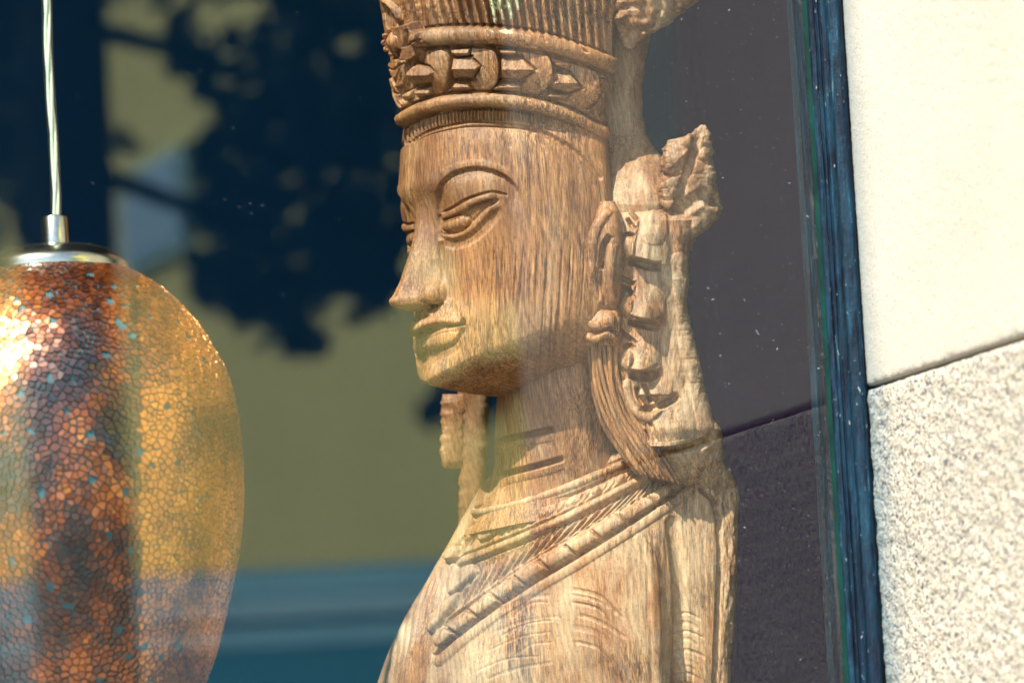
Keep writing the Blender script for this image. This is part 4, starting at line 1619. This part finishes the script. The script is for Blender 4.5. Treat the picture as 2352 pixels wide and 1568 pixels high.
# ear-side shafts and little curls
for (x, y, rx_, ry_, h) in ((1442, 570, 17, 30, 16), (1440, 703, 15, 26, 16), (1441, 826, 17, 26, 18), (1500, 540, 30, 24, 5), (1490, 720, 28, 22, 6)):
    wm.bump(x, y, rx_, ry_, 0, h, 0.6)
for q in ([(1425, 548), (1440, 538), (1460, 545)], [(1418, 632), (1440, 645), (1460, 652)], [(1415, 655), (1438, 662), (1455, 676)], [(1425, 690), (1428, 672), (1445, 664), (1456, 690)],
          [(1422, 760), (1445, 775), (1462, 790)], [(1430, 800), (1445, 792), (1460, 800)], [(1440, 500), (1452, 520), (1462, 528)], [(1448, 486), (1466, 508)],
          [(1462, 886), (1466, 910), (1478, 928)], [(1478, 880), (1488, 905), (1496, 924)], [(1492, 968), (1500, 985), (1510, 1000)], [(1480, 990), (1496, 1004)]):
    wm.groove(q, 6.5, 15)
wm.ridge([(1465, 500), (1456, 560), (1452, 598)], 5, 6)
wm.ridge([(1458, 640), (1450, 700)], 5, 6)
wm.ridge([(1436, 870), (1446, 920), (1476, 955), (1500, 950), (1520, 925)], 12, 12)
wm.ridge([(1560, 600), (1570, 700), (1580, 800), (1600, 880), (1620, 980)], 20, 6, False)
wm.groove([(1540, 480), (1545, 560), (1552, 640)], 12, 5)
for _ in range(26):
    cx_, cy_ = random.uniform(1540, 1640), random.uniform(600, 1060)
    wm.bump(cx_, cy_, random.uniform(10, 26), random.uniform(25, 60), random.uniform(-25, 15), random.uniform(-5, 4), 1.2)
# dark worn hollow at the shoulder end
wm.groove([(1500, 1060), (1530, 1080), (1545, 1110)], 14, 8)
wm.h += 1.8 * fbm(wm.X / 10 + wm.Y / 60, wm.Y / 45, 4, 91) + 4 * fbm(wm.X / 45, wm.Y / 55, 3, 92)

wing_rows = [(452, 1436, 1462, 130, 8), (460, 1412, 1500, 138, 30), (472, 1392, 1540, 142, 50), (488, 1386, 1580, 147, 66), (505, 1390, 1612, 147, 75), (540, 1392, 1592, 150, 75), (570, 1392, 1584, 150, 75), (640, 1392, 1582, 150, 75), (700, 1392, 1576, 150, 75), (760, 1392, 1588, 151, 75),
             (810, 1395, 1603, 153, 75), (860, 1400, 1613, 155, 75), (880, 1405, 1614, 155, 75), (920, 1410, 1626, 160, 75), (960, 1420, 1638, 165, 75), (985, 1425, 1656, 167, 75), (1000, 1430, 1661, 160, 74), (1040, 1450, 1661, 150, 74), (1065, 1460, 1668, 135, 74), (1090, 1470, 1684, 118, 76), (1108, 1480, 1691, 104, 78), (1160, 1500, 1690, 55, 70)]
slab("back_ornament", wing_rows, 480, 330, WOOD_PALE, wm, 0.5, 0.45, 3)
# broken spur
sm_ = Relief(1490, 260, 1700, 580)
sm_.groove([(1602, 300), (1590, 360), (1570, 420), (1560, 470)], 14, 14)
sm_.poly([(1520, 340), (1560, 325), (1600, 295), (1590, 350), (1560, 380), (1530, 400)], 9, 8, 'add')
sm_.poly([(1516, 425), (1560, 400), (1575, 430), (1540, 485), (1520, 470)], 12, 6, 'add')
sm_.groove([(1514, 395), (1540, 405), (1565, 396)], 8, 10)
sm_.groove([(1540, 500), (1580, 470), (1620, 450), (1650, 480)], 22, 12)
sm_.h += 9 * np.abs(fbm(sm_.X / 55, sm_.Y / 48, 2, 95, 0.5)) + 1.6 * fbm(sm_.X / 7, sm_.Y / 8, 4, 96, 0.6)
spur_rows = [(287, 1614, 1624, 172, 6), (298, 1597, 1628, 172, 16), (312, 1580, 1631, 170, 28), (322, 1536, 1633, 168, 34), (345, 1524, 1636, 164, 42), (380, 1516, 1640, 162, 48), (420, 1516, 1645, 160, 50), (450, 1518, 1652, 160, 50), (478, 1520, 1659, 158, 50), (500, 1522, 1650, 154, 50), (520, 1530, 1630, 150, 50), (545, 1536, 1600, 142, 46), (575, 1540, 1586, 137, 40)]
slab("broken_spur", spur_rows, 170, 200, WOOD_PALE, sm_, 0.75, 0.9, 7, None, 8)
# arched prong behind the crown with the dusty saddle at its foot
pm = Relief(1360, -80, 1560, 500)
pm.h += 2.0 * fbm(pm.X / 12, pm.Y / 60, 4, 97) + 3 * fbm(pm.X / 40, pm.Y / 50, 3, 98)
prong_rows = [(-60, 1380, 1560, 20, 44), (20, 1380, 1530, 20, 44), (80, 1382, 1496, 20, 44), (140, 1382, 1482, 22, 44), (200, 1380, 1475, 26, 44), (260, 1380, 1476, 34, 44), (300, 1382, 1482, 44, 46), (330, 1384, 1496, 58, 48), (355, 1386, 1516, 76, 50), (380, 1386, 1532, 98, 52), (410, 1388, 1540, 124, 54), (440, 1388, 1544, 146, 54), (470, 1390, 1540, 154, 56), (500, 1392, 1534, 152, 56), (530, 1400, 1524, 146, 54), (570, 1410, 1512, 130, 44), (600, 1420, 1500, 110, 30)]
slab("back_prong", prong_rows, 260, 180, WOOD_PALE, pm, 0.7, 0.4, 9)
frag_rows = [(-60, 1400, 1640, 150, 60), (-20, 1402, 1625, 150, 60), (5, 1405, 1600, 148, 56), (25, 1410, 1570, 146, 50), (50, 1414, 1545, 142, 44), (75, 1420, 1500, 138, 34), (95, 1425, 1470, 134, 24), (112, 1436, 1450, 130, 10)]
slab("broken_crown_end", frag_rows, 120, 160, WOOD_PALE, sm_ if False else None, 0.6, 2.0, 15, None, 22)

# ---- ear, ear ornament
em = Relief(1320, 440, 1460, 820)
em.ridge([(1400, 480), (1372, 520), (1360, 570), (1358, 640), (1366, 690)], 11, 9)
em.groove([(1404, 540), (1390, 560), (1384, 590), (1382, 620)], 10, 14)
em.bump(1372, 655, 14, 42, 4, -10, 0.8)
em.groove([(1386, 600), (1382, 650), (1392, 700)], 5, 7)
em.ridge([(1410, 560), (1402, 640), (1412, 700)], 9, 7)
em.h += 1.2 * fbm(em.X / 6, em.Y / 40, 4, 101)
ear_rows = [(462, 1378, 1412, 204, 30), (485, 1370, 1422, 212, 36), (520, 1360, 1428, 218, 40), (560, 1352, 1430, 221, 42), (610, 1348, 1430, 221, 42), (660, 1346, 1428, 219, 42), (690, 1350, 1424, 216, 40), (712, 1358, 1416, 210, 34), (725, 1370, 1410, 204, 24)]
slab("ear", ear_rows, 220, 150, WOOD, em, 0.6, 0.3, 19)
om = Relief(1310, 690, 1460, 830)
om.bump(1398, 738, 18, 26, -10, 12, 0.7)
om.groove([(1346, 748), (1362, 764), (1380, 762), (1402, 756), (1425, 772)], 6, 12)
om.groove([(1342, 780), (1362, 792), (1390, 784), (1420, 790)], 6, 12)
om.ridge([(1345, 736), (1362, 748), (1380, 744)], 9, 6)
om.ridge([(1346, 768), (1364, 779), (1392, 768), (1416, 778)], 8, 7)
om.h += 1.2 * fbm(om.X / 6, om.Y / 9, 4, 103)
orn_rows = [(706, 1352, 1420, 206, 30), (716, 1344, 1426, 212, 38), (735, 1341, 1428, 216, 42), (760, 1340, 1428, 216, 42), (782, 1338, 1428, 212, 42), (794, 1346, 1424, 206, 34)]
slab("ear_ornament", orn_rows, 110, 150, WOOD, om, 0.5, 0.3, 23)

# ---- hair falling from the ear to the shoulder: separate locks
lefte = cr([(1344, 785), (1350, 850), (1360, 904), (1376, 955), (1396, 1000), (1430, 1052), (1462, 1090)], 8)
righte = cr([(1432, 785), (1430, 830), (1438, 880), (1462, 950), (1500, 1008), (1536, 1060), (1566, 1112)], 8)
NL = 9
for k in range(NL):
    f0 = (k + 0.5) / NL
    pth = lefte * (1 - f0) + righte * f0
    t_ = np.linspace(0, 1, len(pth))
    wv = 2.2 * np.sin(t_ * 9 + k * 1.3)
    w_ = 214 + 14 * math.sin(math.pi * f0) + (t_ - 0.0) * (6 + 14 * f0) + (4 if k % 2 else -2)
    q = P(pth[:, 0] + wv, pth[:, 1], w_)
    wid = np.linalg.norm(righte - lefte, axis=1) / NL * 0.58
    tube("hair_lock", q, wid * SC * np.interp(t_, [0, 0.03, 0.9, 1], [0.8, 1, 0.95, 0.4]) * (1 + 0.06 * np.sin(t_ * 23 + k)), WOOD_DARK if k % 3 == 0 else WOOD, statue, 14)
# backing behind the locks, down to the shoulder
slab("hair_mass", [(776, 1350, 1436, 165, 30), (830, 1356, 1436, 165, 32), (904, 1370, 1446, 168, 34), (960, 1390, 1470, 168, 34), (1020, 1420, 1510, 172, 32), (1090, 1472, 1550, 178, 24), (1112, 1506, 1560, 178, 12)], 120, 80, WOOD_DARK, None, 0.7, 0.3, 29)
# far side lock and ear ornament, seen past the chin
slab("far_ear_ornament", [(905, 1014, 1080, -250, 20), (925, 1012, 1080, -250, 26), (960, 1016, 1078, -250, 26), (1010, 1011, 1078, -250, 26), (1060, 1014, 1076, -250, 24), (1076, 1020, 1070, -250, 14)], 60, 60, WOOD, None, 0.95, 1.2, 37)
slab("far_hair_lock", [(860, 1050, 1125, -250, 24), (1000, 1052, 1122, -250, 26), (1080, 1054, 1118, -250, 26), (1180, 1054, 1114, -250, 26), (1260, 1058, 1120, -250, 24)], 80, 60, WOOD_DARK, None, 0.95, 1.0, 39)

# ---- plinth that carries the bust
pb = (P(1250, 1800, 0))
plinth = thing("display_plinth", "black display plinth under the wooden bust, below the picture's edge", "plinth", (pb[0], pb[1], 0.5))
tz = float(P(1250, 1760, 0)[2])
bz = box("plinth_body", pb[0] - 0.16, pb[0] + 0.16, pb[1] - 0.13, pb[1] + 0.16, 0.502, tz - 0.05, PLINTHM, plinth, 0.004)
box("plinth_top", pb[0] - 0.18, pb[0] + 0.18, pb[1] - 0.14, pb[1] + 0.18, tz - 0.049, tz - 0.02, PLINTHM, plinth, 0.004)

# ================================================================== dust on the outside of the pane
dv, df = [], []
for k in range(800):
    right = random.random() < 0.62
    x = random.uniform(1440, 1895) if right else random.uniform(0, 1890)
    y = random.uniform(-20, 1590)
    d = ray(x, y)
    t = -CAM[1] / d[1]
    c = CAM + d * t
    c[1] -= 0.00012
    r = random.choice([0.00010, 0.00013, 0.00016, 0.0002]) * (1.0 if right else 0.8)
    if random.random() < 0.004:
        r = 0.0003
    sx = r * (random.uniform(2.5, 6) if random.random() < 0.08 else random.uniform(0.8, 1.3))
    an = random.random() * math.pi
    b0 = len(dv)
    ux, uz = math.cos(an), math.sin(an)
    dv += [c + v3(ux * sx, 0, uz * sx), c + v3(-uz * r, 0, ux * r), c - v3(ux * sx, 0, uz * sx), c - v3(-uz * r, 0, ux * r), c + v3(0, -r * 0.7, 0), c + v3(0, 0.00008, 0)]
    df += [(b0, b0 + 1, b0 + 4), (b0 + 1, b0 + 2, b0 + 4), (b0 + 2, b0 + 3, b0 + 4), (b0 + 3, b0, b0 + 4), (b0 + 1, b0, b0 + 5), (b0 + 2, b0 + 1, b0 + 5), (b0 + 3, b0 + 2, b0 + 5), (b0, b0 + 3, b0 + 5)]
ds = mesh_obj("dust_specks", dv, df, DUST, win, False)
ds["kind"] = "stuff"
